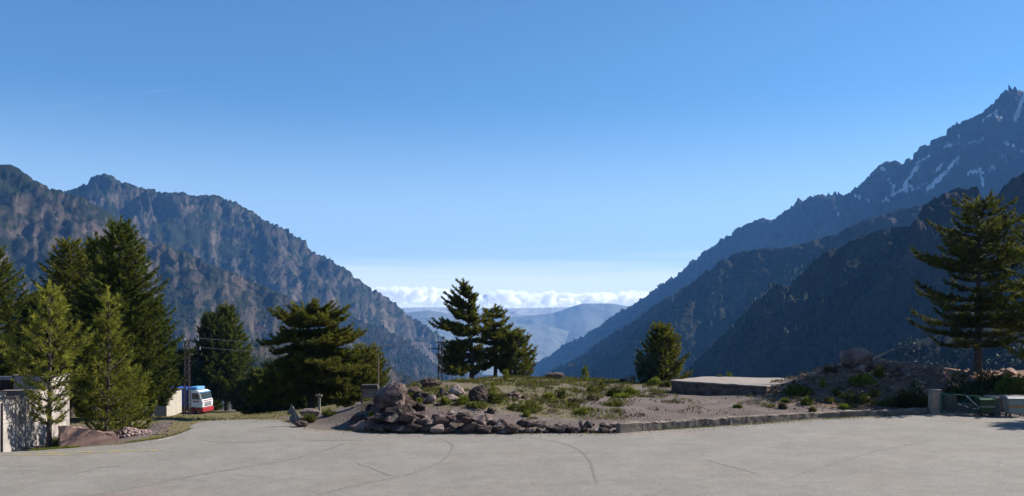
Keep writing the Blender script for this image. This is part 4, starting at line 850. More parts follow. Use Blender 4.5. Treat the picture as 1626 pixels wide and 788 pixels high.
SH = [
 ('juniper_mat', 'dark flat juniper mat alone on the gravel', 974, 645, 38, 8, 'shrub', 'dome'),
 ('shrub', 'bright green cushion shrub nearest the low wall', 923, 657, 26, 10, 'shrub_bright', 'dome'),
 ('shrub', 'olive cushion just behind the bright green one', 908, 647, 22, 8, 'shrub', 'dome'),
 ('shrub', 'reddish green cushion left of the two lobed juniper', 943, 636, 20, 8, 'shrub_brown', 'dome'),
 ('juniper_bush', 'dark bush with a rounded left lobe at the gravel edge', 977, 630, 26, 16, 'needle_dark', 'dome'),
 ('shrub', 'low green mat trailing right of the dark rounded bush', 990, 632, 30, 7, 'shrub_bright', 'dome'),
 ('shrub', 'light green shrub below the pale crest boulder', 1003, 626, 24, 11, 'shrub_bright', 'dome'),
 ('shrub', 'green shrub in mid mound, left of its twin', 870, 636, 22, 14, 'shrub_bright', 'dome'),
 ('shrub', 'green shrub in mid mound, right of its twin', 891, 633, 20, 15, 'shrub', 'dome'),
 ('juniper_mat', 'widest olive juniper mat on the mound', 832, 652, 60, 13, 'shrub', 'dome'),
 ('shrub', 'small green shrub in front of the widest mat', 837, 662, 16, 9, 'shrub_bright', 'dome'),
 ('shrub', 'brownish low shrub right of the widest mat', 912, 640, 30, 7, 'shrub_brown', 'dome'),
 ('pine_seedling', 'upright pine seedling on the crest of the mound', 929, 606, 16, 24, 'shrub_bright', 'up'),
 ('shrub', 'green shrub right of centre on the upper mound', 942, 624, 20, 11, 'shrub', 'dome'),
 ('pine_seedling', 'leaning seedling right of the crest seedling', 956, 622, 12, 15, 'shrub', 'up'),
 ('shrub', 'green shrub left of the bushy pine by the platform', 1036, 612, 22, 12, 'shrub_bright', 'dome'),
 ('shrub', 'flat green shrub touching the platform corner', 1055, 614, 20, 7, 'shrub', 'dome'),
 ('shrub', 'dark green bush behind the right end of the boulder row', 789, 640, 36, 20, 'shrub', 'dome'),
 ('pine_seedling', 'bright seedling among boulders at mid pile', 666, 652, 13, 17, 'shrub_bright', 'up'),
 ('pine_seedling', 'bright seedling at the lower left of the boulder pile', 589, 672, 15, 16, 'shrub_bright', 'up'),
 ('pine_seedling', 'bright seedling at the foot of the boulder pile', 651, 676, 13, 20, 'shrub_bright', 'up'),
 ('shrub', 'round green shrub between pale boulders', 707, 642, 16, 13, 'shrub_bright', 'dome'),
 ('shrub', 'green shrub right of the pale boulders', 734, 642, 22, 14, 'shrub_bright', 'dome'),
 ('pine_seedling', 'tall loose seedling behind the big dark boulder', 782, 632, 20, 24, 'shrub_bright', 'up'),
 ('shrub', 'olive mat below the big dark boulder', 754, 648, 44, 9, 'shrub', 'dome'),
 ('pine_seedling', 'thin seedling at the foot of the second central pine', 803, 606, 12, 18, 'shrub_bright', 'up'),
 ('shrub', 'yellowish shrub hanging over the wall stones', 848, 676, 24, 14, 'shrub', 'dome'),
 ('shrub', 'bright yellow green bush high on the dirt mound', 1370, 613, 42, 20, 'shrub_bright', 'dome'),
 ('shrub', 'bright shoots just right of the high mound bush', 1396, 600, 18, 16, 'shrub_bright', 'dome'),
 ('pine_seedling', 'slim bright seedling on the shaded mound face', 1306, 616, 10, 12, 'shrub_bright', 'up'),
 ('shrub', 'wide dark shrub at the left foot of the dirt mound', 1270, 626, 52, 17, 'shrub', 'dome'),
 ('shrub', 'yellow green bush in front of the wide dark shrub', 1282, 643, 19, 13, 'shrub_bright', 'dome'),
 ('shrub', 'flat olive shrub at the mound foot, left of three', 1320, 640, 22, 8, 'shrub', 'dome'),
 ('shrub', 'small shrub above the flat olive one', 1326, 628, 18, 8, 'shrub', 'dome'),
 ('shrub', 'dark bush with yellow tips at the mound foot', 1348, 640, 28, 15, 'shrub', 'dome'),
 ('shrub', 'bright low shrub right behind the kerb wall', 1342, 650, 20, 9, 'shrub_bright', 'dome'),
 ('shrub', 'olive cushion under the high mound bush', 1387, 629, 28, 11, 'shrub', 'dome'),
 ('shrub', 'dark cushion below the olive cushion', 1372, 640, 28, 13, 'shrub', 'dome'),
 ('shrub', 'dull wide shrub at the kerb, right of the mound foot', 1407, 645, 36, 12, 'shrub', 'dome'),
 ('shrub', 'dry straw coloured tuft on the gravel', 1243, 650, 16, 9, 'shrub_brown', 'dome'),
 ('shrub', 'tiny dark tuft close to the kerb wall', 1290, 655, 13, 7, 'shrub', 'dome'),
 ('shrub', 'small yellow tuft behind the dry straw one', 1247, 640, 12, 6, 'shrub_bright', 'dome'),
 ('shrub', 'little dark cushion in the middle of the gravel', 1170, 648, 14, 5, 'shrub', 'dome'),
 ('shrub', 'big dark bush left of the gate post', 1450, 648, 64, 46, 'needle_dark', 'dome'),
 ('shrub', 'dark bush behind the green gate', 1530, 638, 100, 44, 'needle_dark', 'dome'),
 ('shrub', 'bush with bright yellow shoots behind the bins', 1603, 630, 46, 40, 'shrub_bright', 'dome'),
 ('shrub', 'wide dark bush in front of the trunk of the right pine', 1575, 618, 80, 26, 'needle_dark', 'dome'),
 ('shrub', 'small shrub at the crest left of the mound boulder', 1318, 592, 26, 8, 'shrub_brown', 'dome'),
 ('shrub', 'grassy cushion beside the leaning road signs', 524, 660, 26, 8, 'shrub', 'dome'),
 ('shrub', 'shrub growing over the pale boulder by the signs', 490, 672, 24, 14, 'shrub', 'dome'),
 ('pine_seedling', 'small seedling rising behind the platform', 1158, 612, 12, 18, 'shrub_bright', 'up'),
 ('pine_seedling', 'smaller seedling behind the platform, left one', 1143, 612, 11, 15, 'shrub', 'up'),
 ('shrub', 'green bush under the young pine by the white wall', 98, 708, 44, 14, 'shrub_bright', 'dome'),
]
for i, (nm, lb, px, py, wp, hp, mt, st) in enumerate(SH):
    kw = {}
    if 'behind the platform' in lb: kw['Y'] = 68
    shrub(nm, lb, px, py, wp, hp, mt, 300 + i, st, **kw)

# ground cover nobody could count: crest heath, grass at the asphalt edge, grass on the bank
def cover(name, label, areas, mat, seed, tsz, blades=6, wid=.1, clump=False):
    rs = np.random.default_rng(seed); tf = Tufts()
    for (x0, x1, y0, y1, n, mask) in areas:
        if clump:
            m_ = n // 22; c0, c1_ = rs.uniform(x0, x1, m_), rs.uniform(y0, y1, m_); rr_ = rs.uniform(.15, .6, m_); q_ = rs.integers(0, m_, n)
            a_ = rs.uniform(0, 6.28, n); k_ = np.sqrt(rs.uniform(0, 1, n)); x = c0[q_] + np.cos(a_) * k_ * rr_[q_] * 1.5; y = c1_[q_] + np.sin(a_) * k_ * rr_[q_]; hh_ = (1 - k_ ** 2) * rr_[q_] * .35
        else: x = rs.uniform(x0, x1, n); y = rs.uniform(y0, y1, n); hh_ = x * 0
        k = fbm(x / 1.3, y / 1.3, 3) > mask
        sd = poly_sd(x, y, LOTA); k &= sd > 0.05
        x, y = x[k], y[k]; z = gz(x, y) + hh_[k]
        for a, b_, c in zip(x, y, z): tf.add((a, b_, c), (rs.uniform(-.5, .5), rs.uniform(-.5, .5), 1), tsz * rs.uniform(.6, 1.3), rs.uniform(0, 1))
    o = tf.build(name, M[mat], None, blades=blades, seed=seed, wid=wid); tag(o, label=label, kind='stuff')
def edge_cover(name, label, pxa, pxb, n, w_, mat, seed, tsz):
    rs = np.random.default_rng(seed); E = np.array(EDGE); pe = CX + E[:, 0] / E[:, 1] * FPX; tf = Tufts()
    q = rs.uniform(pxa, pxb, n); ex = np.interp(q, pe, E[:, 0]); ey = np.interp(q, pe, E[:, 1])
    ey = ey + np.abs(rs.normal(0, w_, n)) + .02; k = (fbm(ex / .9, ey * 0, 3) > -.15); ex, ey = ex[k], ey[k]; z = gz(ex, ey)
    for a, b_, c in zip(ex, ey, z): tf.add((a, b_, c), (rs.uniform(-.5, .5), rs.uniform(-.5, .5), 1), tsz * rs.uniform(.6, 1.3), rs.uniform(0, 1))
    o = tf.build(name, M[mat], None, blades=6, seed=seed, wid=.12); tag(o, label=label, kind='stuff')
cover('ground_cover', 'low heath and grass over the crest of the central mound', [(-9, 12, 60, 80, 6500, -.05), (-8, 6, 45.5, 62, 3600, .03), (6, 11, 50, 62, 900, .1)], 'shrub', 61, .16)
cover('heath_cushions', 'small olive cushions crowding the top of the central mound', [(-8.5, 10.5, 56, 80, 5600, -.2), (-7, 7, 46, 58, 2400, -.05), (14, 26, 51.5, 60, 300, -.1)], 'shrub', 71, .17, clump=True)
cover('brown_heath', 'rust brown low cushions mixed in the mound heath', [(-8.5, 10.5, 47, 78, 4200, -.2), (14, 26, 51.5, 60, 1000, -.1)], 'shrub_brown', 72, .15, clump=True)
cover('dry_grass', 'dry brown tufts between the shrubs of the mound', [(-9, 12, 45, 78, 4500, .05), (14, 27, 51, 60, 1500, .0)], 'shrub_brown', 62, .13)
cover('bank_grass', 'grass on the bank in front of the truck', [(-38, -14, 46, 100, 5200, -.12)], 'grass', 63, .16)
edge_cover('verge_grass', 'green grass strip along the foot of the kerb wall', 880, 1480, 1500, .12, 'shrub_bright', 64, .07)
edge_cover('verge_grass', 'grass along the foot of the boulder row', 540, 880, 700, .14, 'grass', 65, .08)
edge_cover('verge_grass', 'bright grass below the white building wall', 2, 120, 900, .35, 'shrub_bright', 66, .09)
edge_cover('verge_grass', 'thin grass edging the stony dirt verge at left', 120, 300, 900, .30, 'grass', 67, .08)
# ------------------------------------------------------------------ rocks
def rock_mesh(name, seed, sx, sy, sz, npts=18, sub=1, rough=.06, bev=True):
    r = np.random.default_rng(seed); bm = bmesh.new()
    P = r.normal(size=(npts, 3)); P /= np.linalg.norm(P, axis=1, keepdims=True); P *= r.uniform(.80, 1.10, (npts, 1))
    for p in P: bm.verts.new((p[0], p[1], p[2]))
    res = bmesh.ops.convex_hull(bm, input=bm.verts)
    for g in [e for e in res['geom_interior'] if isinstance(e, bmesh.types.BMVert)]: bm.verts.remove(g)
    if bev: bmesh.ops.bevel(bm, geom=bm.edges[:], offset=.07, segments=1, affect='EDGES')
    bmesh.ops.triangulate(bm, faces=bm.faces[:])
    if sub: bmesh.ops.subdivide_edges(bm, edges=bm.edges[:], cuts=sub, use_grid_fill=True)
    bm.verts.ensure_lookup_table()
    co = np.array([v.co[:] for v in bm.verts]); n = fbm(co[:, 0] * 1.6 + seed, co[:, 1] * 1.6, 4, .6, z=co[:, 2] * 1.6)
    n2 = fbm(co[:, 0] * 5 + seed, co[:, 1] * 5, 3, .6, z=co[:, 2] * 5 + .01); co = co * (1 + rough * 3.2 * n[:, None] + rough * .9 * n2[:, None])
    mn, mx = co.min(0), co.max(0); co = (co - (mn + mx) / 2) / (mx - mn) * 2
    for v, c in zip(bm.verts, co): v.co = (c[0] * sx, c[1] * sy, c[2] * sz)
    bmesh.ops.recalc_face_normals(bm, faces=bm.faces[:])
    me = bpy.data.meshes.new(name); bm.to_mesh(me); bm.free(); return me
def boulder(label, px, base_py, wpx, hpx, seed, mat='boulder', Y=None, sink=.15, tilt=0, zoff=0, name='boulder', depth=.8):
    if Y is None: X, Yg, z = on_ground(px, base_py)
    else: Yg = Y; X = (px - CX) / FPX * Y; z = EYE - (base_py - HY) / FPX * Y
    sx, sz = wpx / FPX * Yg / 2, hpx / FPX * Yg / 2 / (1 - sink * .5)
    me = rock_mesh(name, seed, sx, sx * depth, sz, npts=26, sub=2, rough=.09); me.materials.append(M[mat])
    o = bpy.data.objects.new(name, me); COL.objects.link(o); o.location = (X, Yg, z + sz * (1 - sink) + zoff); o.rotation_euler = (0, R(tilt), 0)
    tag(o, label, 'boulder'); return o
boulder('largest pinkish boulder topping the left of the rock pile', 619, 655, 56, 44, 11, 'boulder', Y=45.3, zoff=.1, depth=.9)
boulder('big dark leaning slab in the lower middle of the rock pile', 638, 684, 52, 44, 2, 'boulder_dark', Y=43.55, tilt=-24)
boulder('low dark slab at the left foot of the rock pile', 600, 687, 52, 34, 3, 'boulder_dark', Y=43.45, tilt=-22)
boulder('pale pinkish boulder lying high in the pile', 722, 632, 34, 22, 4, 'boulder_pale', Y=48.5, tilt=10)
boulder('big rounded dark boulder right of the pale one', 762, 641, 44, 30, 5, 'boulder_dark', Y=47.5)
boulder('rounded boulder at the corner of the boulder row', 700, 678, 30, 24, 6, 'boulder', Y=43.9)
boulder('flat topped boulder in the row, dark underside', 744, 672, 28, 14, 7, 'boulder', Y=44.0)
boulder('dark flat rock on the crest beside the lattice pylon', 685, 615, 36, 15, 8, 'boulder_dark', Y=55)
boulder('rounded rock in the middle of the pile', 669, 648, 22, 16, 9, 'boulder', Y=46)
boulder('pale flat stone below the high pale boulder', 716, 641, 32, 15, 10, 'boulder_pale', Y=46.8, tilt=8)
boulder('pinkish stone left of the pale flat stone', 683, 643, 20, 16, 11, 'boulder_pale', Y=46.4)
boulder('dark block left of the high pale boulder', 699, 636, 20, 20, 12, 'boulder_dark', Y=47.6)
boulder('dark rounded block on the upper pile near the crest', 655, 632, 34, 18, 13, 'boulder_dark', Y=48)
boulder('dark boulder on the crest of the mound', 880, 606, 32, 15, 14, 'boulder', Y=74)
boulder('small pale boulder on the crest left of the bushy pine', 1001, 608, 18, 12, 15, 'boulder_pale', Y=70)
boulder('small dark stone leaning on the pale crest boulder', 989, 608, 12, 7, 16, 'boulder_dark', Y=70)
boulder('largest boulder on top of the dirt mound', 1364, 588, 62, 38, 217, 'boulder', Y=58, tilt=3)
boulder('dark flat slab right of the mound top boulder', 1399, 588, 38, 19, 18, 'boulder_brown', Y=58.2)
boulder('third stone of the mound top, rounded', 1421, 590, 30, 15, 19, 'boulder_brown', Y=58.4)
boulder('fourth stone descending right along the mound top', 1437, 598, 24, 15, 20, 'boulder_pale', Y=58.0)
boulder('pale flat stone at the end of the mound top row', 1449, 595, 26, 9, 21, 'boulder_pale', Y=59)
boulder('small orange brown stone under the mound top boulder', 1369, 590, 12, 12, 22, 'boulder_pale', Y=56.6)
boulder('reddish boulder at the right frame edge behind the bins', 1618, 622, 36, 24, 23, 'boulder_pale', Y=56)
boulder('stone at the left crest of the dirt mound', 1272, 607, 18, 10, 24, 'boulder_dark', Y=60)
boulder('pale weathered boulder behind the leaning road signs', 492, 662, 34, 14, 25, 'boulder_pale', Y=47.5)
boulder('dark stone under the leaning road signs', 478, 678, 22, 10, 26, 'boulder', Y=44.9)
boulder('little upright stone standing on the boulder row', 922, 679, 8, 12, 27, 'boulder_pale', Y=43.6)
boulder('pale flat stone on the asphalt edge left of the pile', 575, 684, 14, 6, 28, 'boulder_pale', Y=43.6)

def copies(parent, name, meshes, items):
    for i, (x, y, z, s, rz, rx, sq) in enumerate(items):
        o = bpy.data.objects.new(name, meshes[i % len(meshes)]); COL.objects.link(o); o.parent = parent
        o.location = (x, y, z); o.rotation_euler = (rx, 0, rz); o.scale = (s * (1.1 + .25 * math.sin(i * 7.1)), s * .9, s * sq)
stones = []
for k in range(9):
    me = rock_mesh('stone', 60 + k, 1, 1, 1, npts=16, sub=1, rough=.09); me.materials.append(M[['boulder', 'boulder_dark', 'boulder', 'boulder_dark', 'boulder', 'boulder_pale', 'boulder_dark', 'boulder', 'boulder_dark'][k]]); stones.append(me)
rs = np.random.default_rng(77)
# rock pile
root = empty('rock_pile', W(640, 687, 43.6)); tag(root, 'pile of tumbled stones under the big boulders at left centre', 'rock pile')
ox, oy, oz = root.location; it = []
for i in range(85):
    px = 572 + 215 * rs.uniform(0, 1) ** 1.7; lo = 686; hi = np.interp(px, [570, 600, 640, 700, 760, 790], [668, 645, 632, 626, 636, 650]); py = rs.uniform(hi, lo)
    X, Y, z = on_ground(px, py, 42.8, 62)
    if poly_sd(np.array([X]), np.array([Y]), LOTA)[0] < .35: continue
    s = (rs.uniform(.10, .34) + .34 * rs.uniform(0, 1) ** 4) * (1.15 if px < 690 else .8); it.append((X - ox, Y - oy, z - oz + s * .22, s, rs.uniform(0, 6.28), rs.uniform(-.35, .35), rs.uniform(.45, .9)))
copies(root, 'stone', stones, it)
# row of stones holding the mound
root = empty('boulder_row', W(800, 688, 43.1)); tag(root, 'rough row of stacked stones edging the mound at the asphalt', 'stone wall')
ox, oy, oz = root.location; it = []; E = np.array(EDGE); pe = CX + E[:, 0] / E[:, 1] * FPX
for crs in range(4):
    px = 600
    while px < 992:
        ht = np.interp(px, [600, 640, 760, 800, 860, 900, 990], [.6, .8, .72, .48, .36, .27, .24]); sz = (rs.uniform(.17, .34) + .16 * rs.uniform(0, 1) ** 3) * np.interp(px, [600, 780, 860, 990], [1.35, 1.15, .75, .6])
        zc = crs * sz * 1.05 + sz * .55
        ex, ey = np.interp(px, pe, E[:, 0]), np.interp(px, pe, E[:, 1])
        if zc < ht + .1: it.append((ex - ox + rs.uniform(-.05, .05), ey - oy + .30 + .22 * crs + rs.uniform(-.08, .1), zc - oz, sz, rs.uniform(-.5, .5), rs.uniform(-.25, .25), rs.uniform(.5, .85)))
        px += sz * 2 * .80 / ey * FPX
copies(root, 'stone', stones, it)
# dark pile on mound
root = empty('stone_heap', W(815, 634, 51)); root.location.z = gz1(root.location.x, 51); tag(root, 'small heap of dark angular stones on the mound', 'stone heap')
it = []
for i in range(26):
    a, r = rs.uniform(0, 6.28), rs.uniform(0, 1) ** .7; x, y = math.cos(a) * r * .85, math.sin(a) * r * .5; s = rs.uniform(.08, .2)
    it.append((x, y, gz1(root.location.x + x, 51 + y) - root.location.z + (1 - r) * .32 + s * .4, s, a, rs.uniform(-.5, .5), .7))
copies(root, 'stone', stones, it)
# stones along the front of the platform
root = empty('stone_heap', (*W(1222, 628, 57)[:2], 0)); root.location.z = gz1(root.location.x, root.location.y); tag(root, 'broken stones spilling from the right corner of the platform', 'stone heap')
it = []
for i in range(34):
    x, y = rs.uniform(-1.2, 2.2), rs.uniform(-.5, .8); s = rs.uniform(.06, .2)
    it.append((x, y, gz1(root.location.x + x, root.location.y + y) - root.location.z + s * .5, s, rs.uniform(0, 6), rs.uniform(-.5, .5), .7))
copies(root, 'stone', stones, it)
# mound top rubble
brown = []
for me in stones: b2_ = me.copy(); b2_.materials.clear(); b2_.materials.append(M['boulder_brown']); brown.append(b2_)
root = empty('stone_scatter', (*W(1470, 596, 59)[:2], 0)); root.location.z = gz1(root.location.x, 59); tag(root, 'loose stones along the crest and face of the dirt mound', 'stones')
it = []
for i in range(250):
    px = rs.uniform(1400, 1610) if i < 110 else rs.uniform(1265, 1475); py = rs.uniform(586, 600) if i < 70 else rs.uniform(588, 642)
    X, Y, z = on_ground(px, py, 50.6, 66)
    s = (rs.uniform(.05, .16) + .2 * rs.uniform(0, 1) ** 5) * (1.5 if i < 40 else 1); it.append((X - root.location.x, Y - root.location.y, z - root.location.z + s * .3, s, rs.uniform(0, 6), rs.uniform(-.4, .4), .7))
copies(root, 'stone', brown, it)
# rubble heap at left: too small to pick apart -> joined
def gravel(name, label, pts, seed, mat, smin, smax, cat=None):
    r = np.random.default_rng(seed); VV, FF, off = [], [], 0
    pr = []
    for k in range(4):
        me = rock_mesh('t', 900 + k, 1, 1, .7, npts=10, sub=0, rough=.02, bev=False); me.calc_loop_triangles()
        V = np.array([v.co[:] for v in me.vertices]); F = np.array([t.vertices[:] for t in me.loop_triangles]); pr.append((V, F)); bpy.data.meshes.remove(me)
    for i, (x, y, z) in enumerate(pts):
        V, F = pr[i % 4]; s = r.uniform(smin, smax); a = r.uniform(0, 6.28); ca, sa = math.cos(a), math.sin(a)
        P = V * s; P = np.stack([P[:, 0] * ca - P[:, 1] * sa, P[:, 0] * sa + P[:, 1] * ca, P[:, 2]], -1) + (x, y, z + s * .3)
        VV.append(P); FF.append(F + off); off += len(V)
    o = mesh_np(name, np.concatenate(VV), np.concatenate(FF), M[mat]); tag(o, label=label, kind='stuff'); return o
pts = []
cxr, cyr = W(198, 690, 42.5)[:2]
for i in range(420):
    a, r = rs.uniform(0, 6.28), rs.uniform(0, 1) ** .6; x, y = cxr + math.cos(a) * r * 1.2, cyr + math.sin(a) * r * .8; pts.append((x, y, gz1(x, y) + .38 * (1 - r) ** 1.1 - .02))
gravel('rubble_heap', 'low heap of purplish rubble under the young pines', pts, 41, 'rubble', .04, .11)
def scat(n, f, y0=42, y1=100):
    out = []
    px, py = f(n)
    for a, b_ in zip(px, py):
        X, Y, z = on_ground(a, b_, y0, y1)
        if poly_sd(np.array([X]), np.array([Y]), LOTA)[0] > .08: out.append((X, Y, z - .01))
    return out
gravel('gravel', 'loose stones over the gravel flat and mound', scat(1300, lambda n: (rs.uniform(640, 1480, n), 606 + 72 * rs.uniform(0, 1, n) ** .8)), 42, 'rubble', .015, .06)
gravel('gravel', 'stones strewn over the dirt verge at left', scat(420, lambda n: (rs.uniform(170, 320, n), rs.uniform(668, 700, n))), 43, 'rubble', .015, .06)
def edge_grit(n):
    E = np.array(EDGE); pe = CX + E[:, 0] / E[:, 1] * FPX; q = rs.uniform(180, 1620, n); x = np.interp(q, pe, E[:, 0]); y = np.interp(q, pe, E[:, 1]) - np.abs(rs.normal(0, .45, n)); return [(a, b_, .014) for a, b_ in zip(x, y)]
gravel('grit', 'grit and small stones washed onto the asphalt edge', edge_grit(1500), 45, 'rubble', .008, .028)
gravel('gravel', 'bigger stones scattered on the dirt mound', scat(420, lambda n: (rs.uniform(1250, 1600, n), rs.uniform(594, 650, n)), 50.6, 66), 44, 'rubble', .03, .11)

# ------------------------------------------------------------------ low kerb wall, one coping stone after another
root = empty('kerb_wall', (*LP(1230, 671), 0)); tag(root, 'low weathered concrete wall along the far edge of the asphalt', 'wall')
wl = [(985, 688.5), (1040, 683.5), (1150, 676), (1300, 665), (1400, 660), (1483, 656)]
P = np.array([LP(*p) for p in wl]); seg = np.r_[0, np.cumsum(np.linalg.norm(np.diff(P, axis=0), axis=1))]; t = 0; k = 0; top_m = []
r9 = np.random.default_rng(5)
while t < seg[-1] - .2:
    ln = min(r9.uniform(.85, 1.5), seg[-1] - t)
    x0, y0 = np.interp(t, seg, P[:, 0]), np.interp(t, seg, P[:, 1]); x1, y1 = np.interp(t + ln, seg, P[:, 0]), np.interp(t + ln, seg, P[:, 1])
    a = math.atan2(y1 - y0, x1 - x0); hgt = np.interp(t, [0, 4, 22], [.44, .40, .27]) + r9.uniform(-.025, .025)
    mb = MB(); mb.box(0, ln - .012, 0, .34, -.1, hgt, bev=.02)
    bmesh.ops.subdivide_edges(mb.bm, edges=[e for e in mb.bm.edges if e.calc_length() > .25], cuts=5, use_grid_fill=True)
    for v in mb.bm.verts:
        v.co += Vector((0, .028 * float(fbm(v.co.x * 4 + k * 7, v.co.z * 4, 3)), .07 * float(fbm(v.co.x * 5 + k * 5, v.co.y * 5 + 2, 4))))
    o = mb.build('wall_block', M['concrete'], root); o.location = (x0 - root.location.x, y0 - root.location.y + .02, 0); o.rotation_euler = (0, 0, a); t += ln; k += 1

# ------------------------------------------------------------------ concrete platform
A, B_, C_, D_ = [W(1065, 604, 61.1)[:2], W(1217, 613.5, 56.7)[:2], W(1276, 602, 62.8)[:2], W(1122, 599.5, 64.6)[:2]]
zt = 1.05; bm = bmesh.new()
root = empty('concrete_platform', (A[0], A[1], 0)); tag(root, 'flat concrete platform standing on the gravel', 'platform')
def slab(pts, z0, z1, name, mat, grow=0, rough=.02, parent=None, ofs=(0, 0)):
    bm = bmesh.new(); c = np.mean(pts, axis=0); q = [(c + (np.array(p) - c) * (1 + grow)) - np.array(ofs) for p in pts]
    lo = [bm.verts.new((p[0], p[1], z0)) for p in q]; hi = [bm.verts.new((p[0], p[1], z1)) for p in q]; n = len(q)
    bm.faces.new(lo[::-1]); bm.faces.new(hi)
    for i in range(n): bm.faces.new((lo[i], lo[(i+1) % n], hi[(i+1) % n], hi[i]))
    bmesh.ops.subdivide_edges(bm, edges=bm.edges[:], cuts=14, use_grid_fill=True); bmesh.ops.recalc_face_normals(bm, faces=bm.faces[:])
    for v in bm.verts: v.co += Vector((0, rough * 2 * float(fbm(v.co.x * 2, v.co.z * 4, 3)), rough * float(fbm(v.co.x * 2, v.co.y * 2, 3))))
    me = bpy.data.meshes.new(name); bm.to_mesh(me); bm.free(); return link(name, me, mat, parent)
M['old_wall'] = rock_mat('old_wall', (0.10, 0.07, 0.06), (0.19, 0.14, 0.12), (0.3, 0.24, 0.21), 2.0)
slab([A, B_, C_, D_], -.5, zt - .09, 'base_wall', M['old_wall'], grow=-.01, rough=.05, parent=root, ofs=A)
slab([A, B_, C_, D_], zt - .088, zt, 'top_slab', M['concrete_pale'], grow=.012, rough=.035, parent=root, ofs=A)

# ------------------------------------------------------------------ gate, post, pillar and bins at right
M['stone_post'] = rock_mat('stone_post', (0.20, 0.16, 0.13), (0.32, 0.26, 0.21), (0.42, 0.36, 0.3), 2.0)
def post(px0, px1, top, bot, Y, label, cap=True, dep=.5):
    x0, _, z1 = W(px0, top, Y); x1, _, z0 = W(px1, bot, Y); z0 = min(z0, 0) - .1
    r_ = empty('gate_post', ((x0 + x1) / 2, Y, 0)); tag(r_, label, 'post'); h = (x1 - x0) / 2
    MB().box(-h, h, 0, dep, z0, z1 - .08, bev=.03).build('shaft', M['stone_post'], r_)
    if cap: MB().box(-h - .04, h + .04, -.04, dep + .04, z1 - .078, z1, bev=.015).build('cap', M['concrete_pale'], r_)
    return r_
post(1480, 1495, 619, 657, 50.4, 'square stone gate post with pale cap, left end of the gate')
post(1579, 1590, 629, 663, 49.6, 'dark pillar between the green bin and the grey bin', cap=False)
# short pier behind gate
x0, y_, z_ = W(1503, 630, 51.6); pr = empty('short_pier', (x0, y_, 0)); tag(pr, 'short leaning brown pier behind the left end of the gate', 'pier')
MB().prism([(0, -.1), (.62, -.1), (.58, .88), (.06, .92)], 0, .45).build('shaft', M['wood_brown'], pr)
MB().box(.03, .62, -.03, .48, .925, .965).build('cap', M['concrete'], pr)
# green gate
g0 = W(1493, 624, 50.2); g1 = W(1585, 631, 49.4)
gl = math.hypot(g1[0] - g0[0], g1[1] - g0[1]); gr = empty('metal_gate', (g0[0], g0[1], 0), math.atan2(g1[1] - g0[1], g1[0] - g0[0])); tag(gr, 'green metal gate of thin bars with striped reflector braces', 'gate')
zt = g0[2] - .02
mb = MB(); mb.tube((0, 0, zt), (gl, 0, zt - .2), .028); mb.tube((0, 0, .18), (gl, 0, .12), .025); mb.tube((.03, 0, .1), (.03, 0, zt), .05); mb.tube((gl, 0, .1), (gl, 0, zt - .2), .035); mb.tube((gl * .52, 0, .14), (gl * .52, 0, zt - .1), .03); mb.tube((gl * .2, 0, .16), (gl * .52, 0, zt - .12), .022)
mb.build('gate_frame', M['metal_green'], gr)
for i in range(22):
    x = gl * (i + 1) / 23.; bo = MB().tube((x, 0, .15), (x, 0, zt - .2 * x / gl), .009, n=5).build('bar', M['metal_green'], gr)
def stripe(p, q, n, r_, name):
    p, q = Vector(p), Vector(q)
    for i in range(n):
        a = p + (q - p) * (i / n); c = p + (q - p) * ((i + .62) / n); MB().tube(a, c, r_, n=6).build(name, M['white_paint'], gr)
def gl_pt(px, py): X, Y, Z = W(px, py, 49.75); v = Vector((X - g0[0], Y - g0[1], 0)); ang = -gr.rotation_euler.z; return (v.x * math.cos(ang) - v.y * math.sin(ang), -.06, Z)
stripe(gl_pt(1535, 629), gl_pt(1555, 648), 7, .025, 'reflector_stripe')
stripe(gl_pt(1522, 641.5), gl_pt(1541, 648), 2, .02, 'reflector_stripe')
stripe(gl_pt(1545, 649), gl_pt(1556, 649), 2, .02, 'reflector_stripe')
# brown board fence behind gate
f0 = W(1518, 641, 51.3); bf = empty('board_fence', (f0[0], f0[1], 0)); tag(bf, 'low brown board fence seen through the gate', 'fence')
me0 = None; n = 15
for i in range(n):
    x = i * .155
    if me0 is None: o = MB().box(0, .145, 0, .03, -.1, .56 - .0, bev=.006).build('board', M['wood_brown'], bf); me0 = o.data
    else: o = link('board', me0, None, bf)
    o.location = (x, random.uniform(-.008, .008), random.uniform(-.03, .03)); 
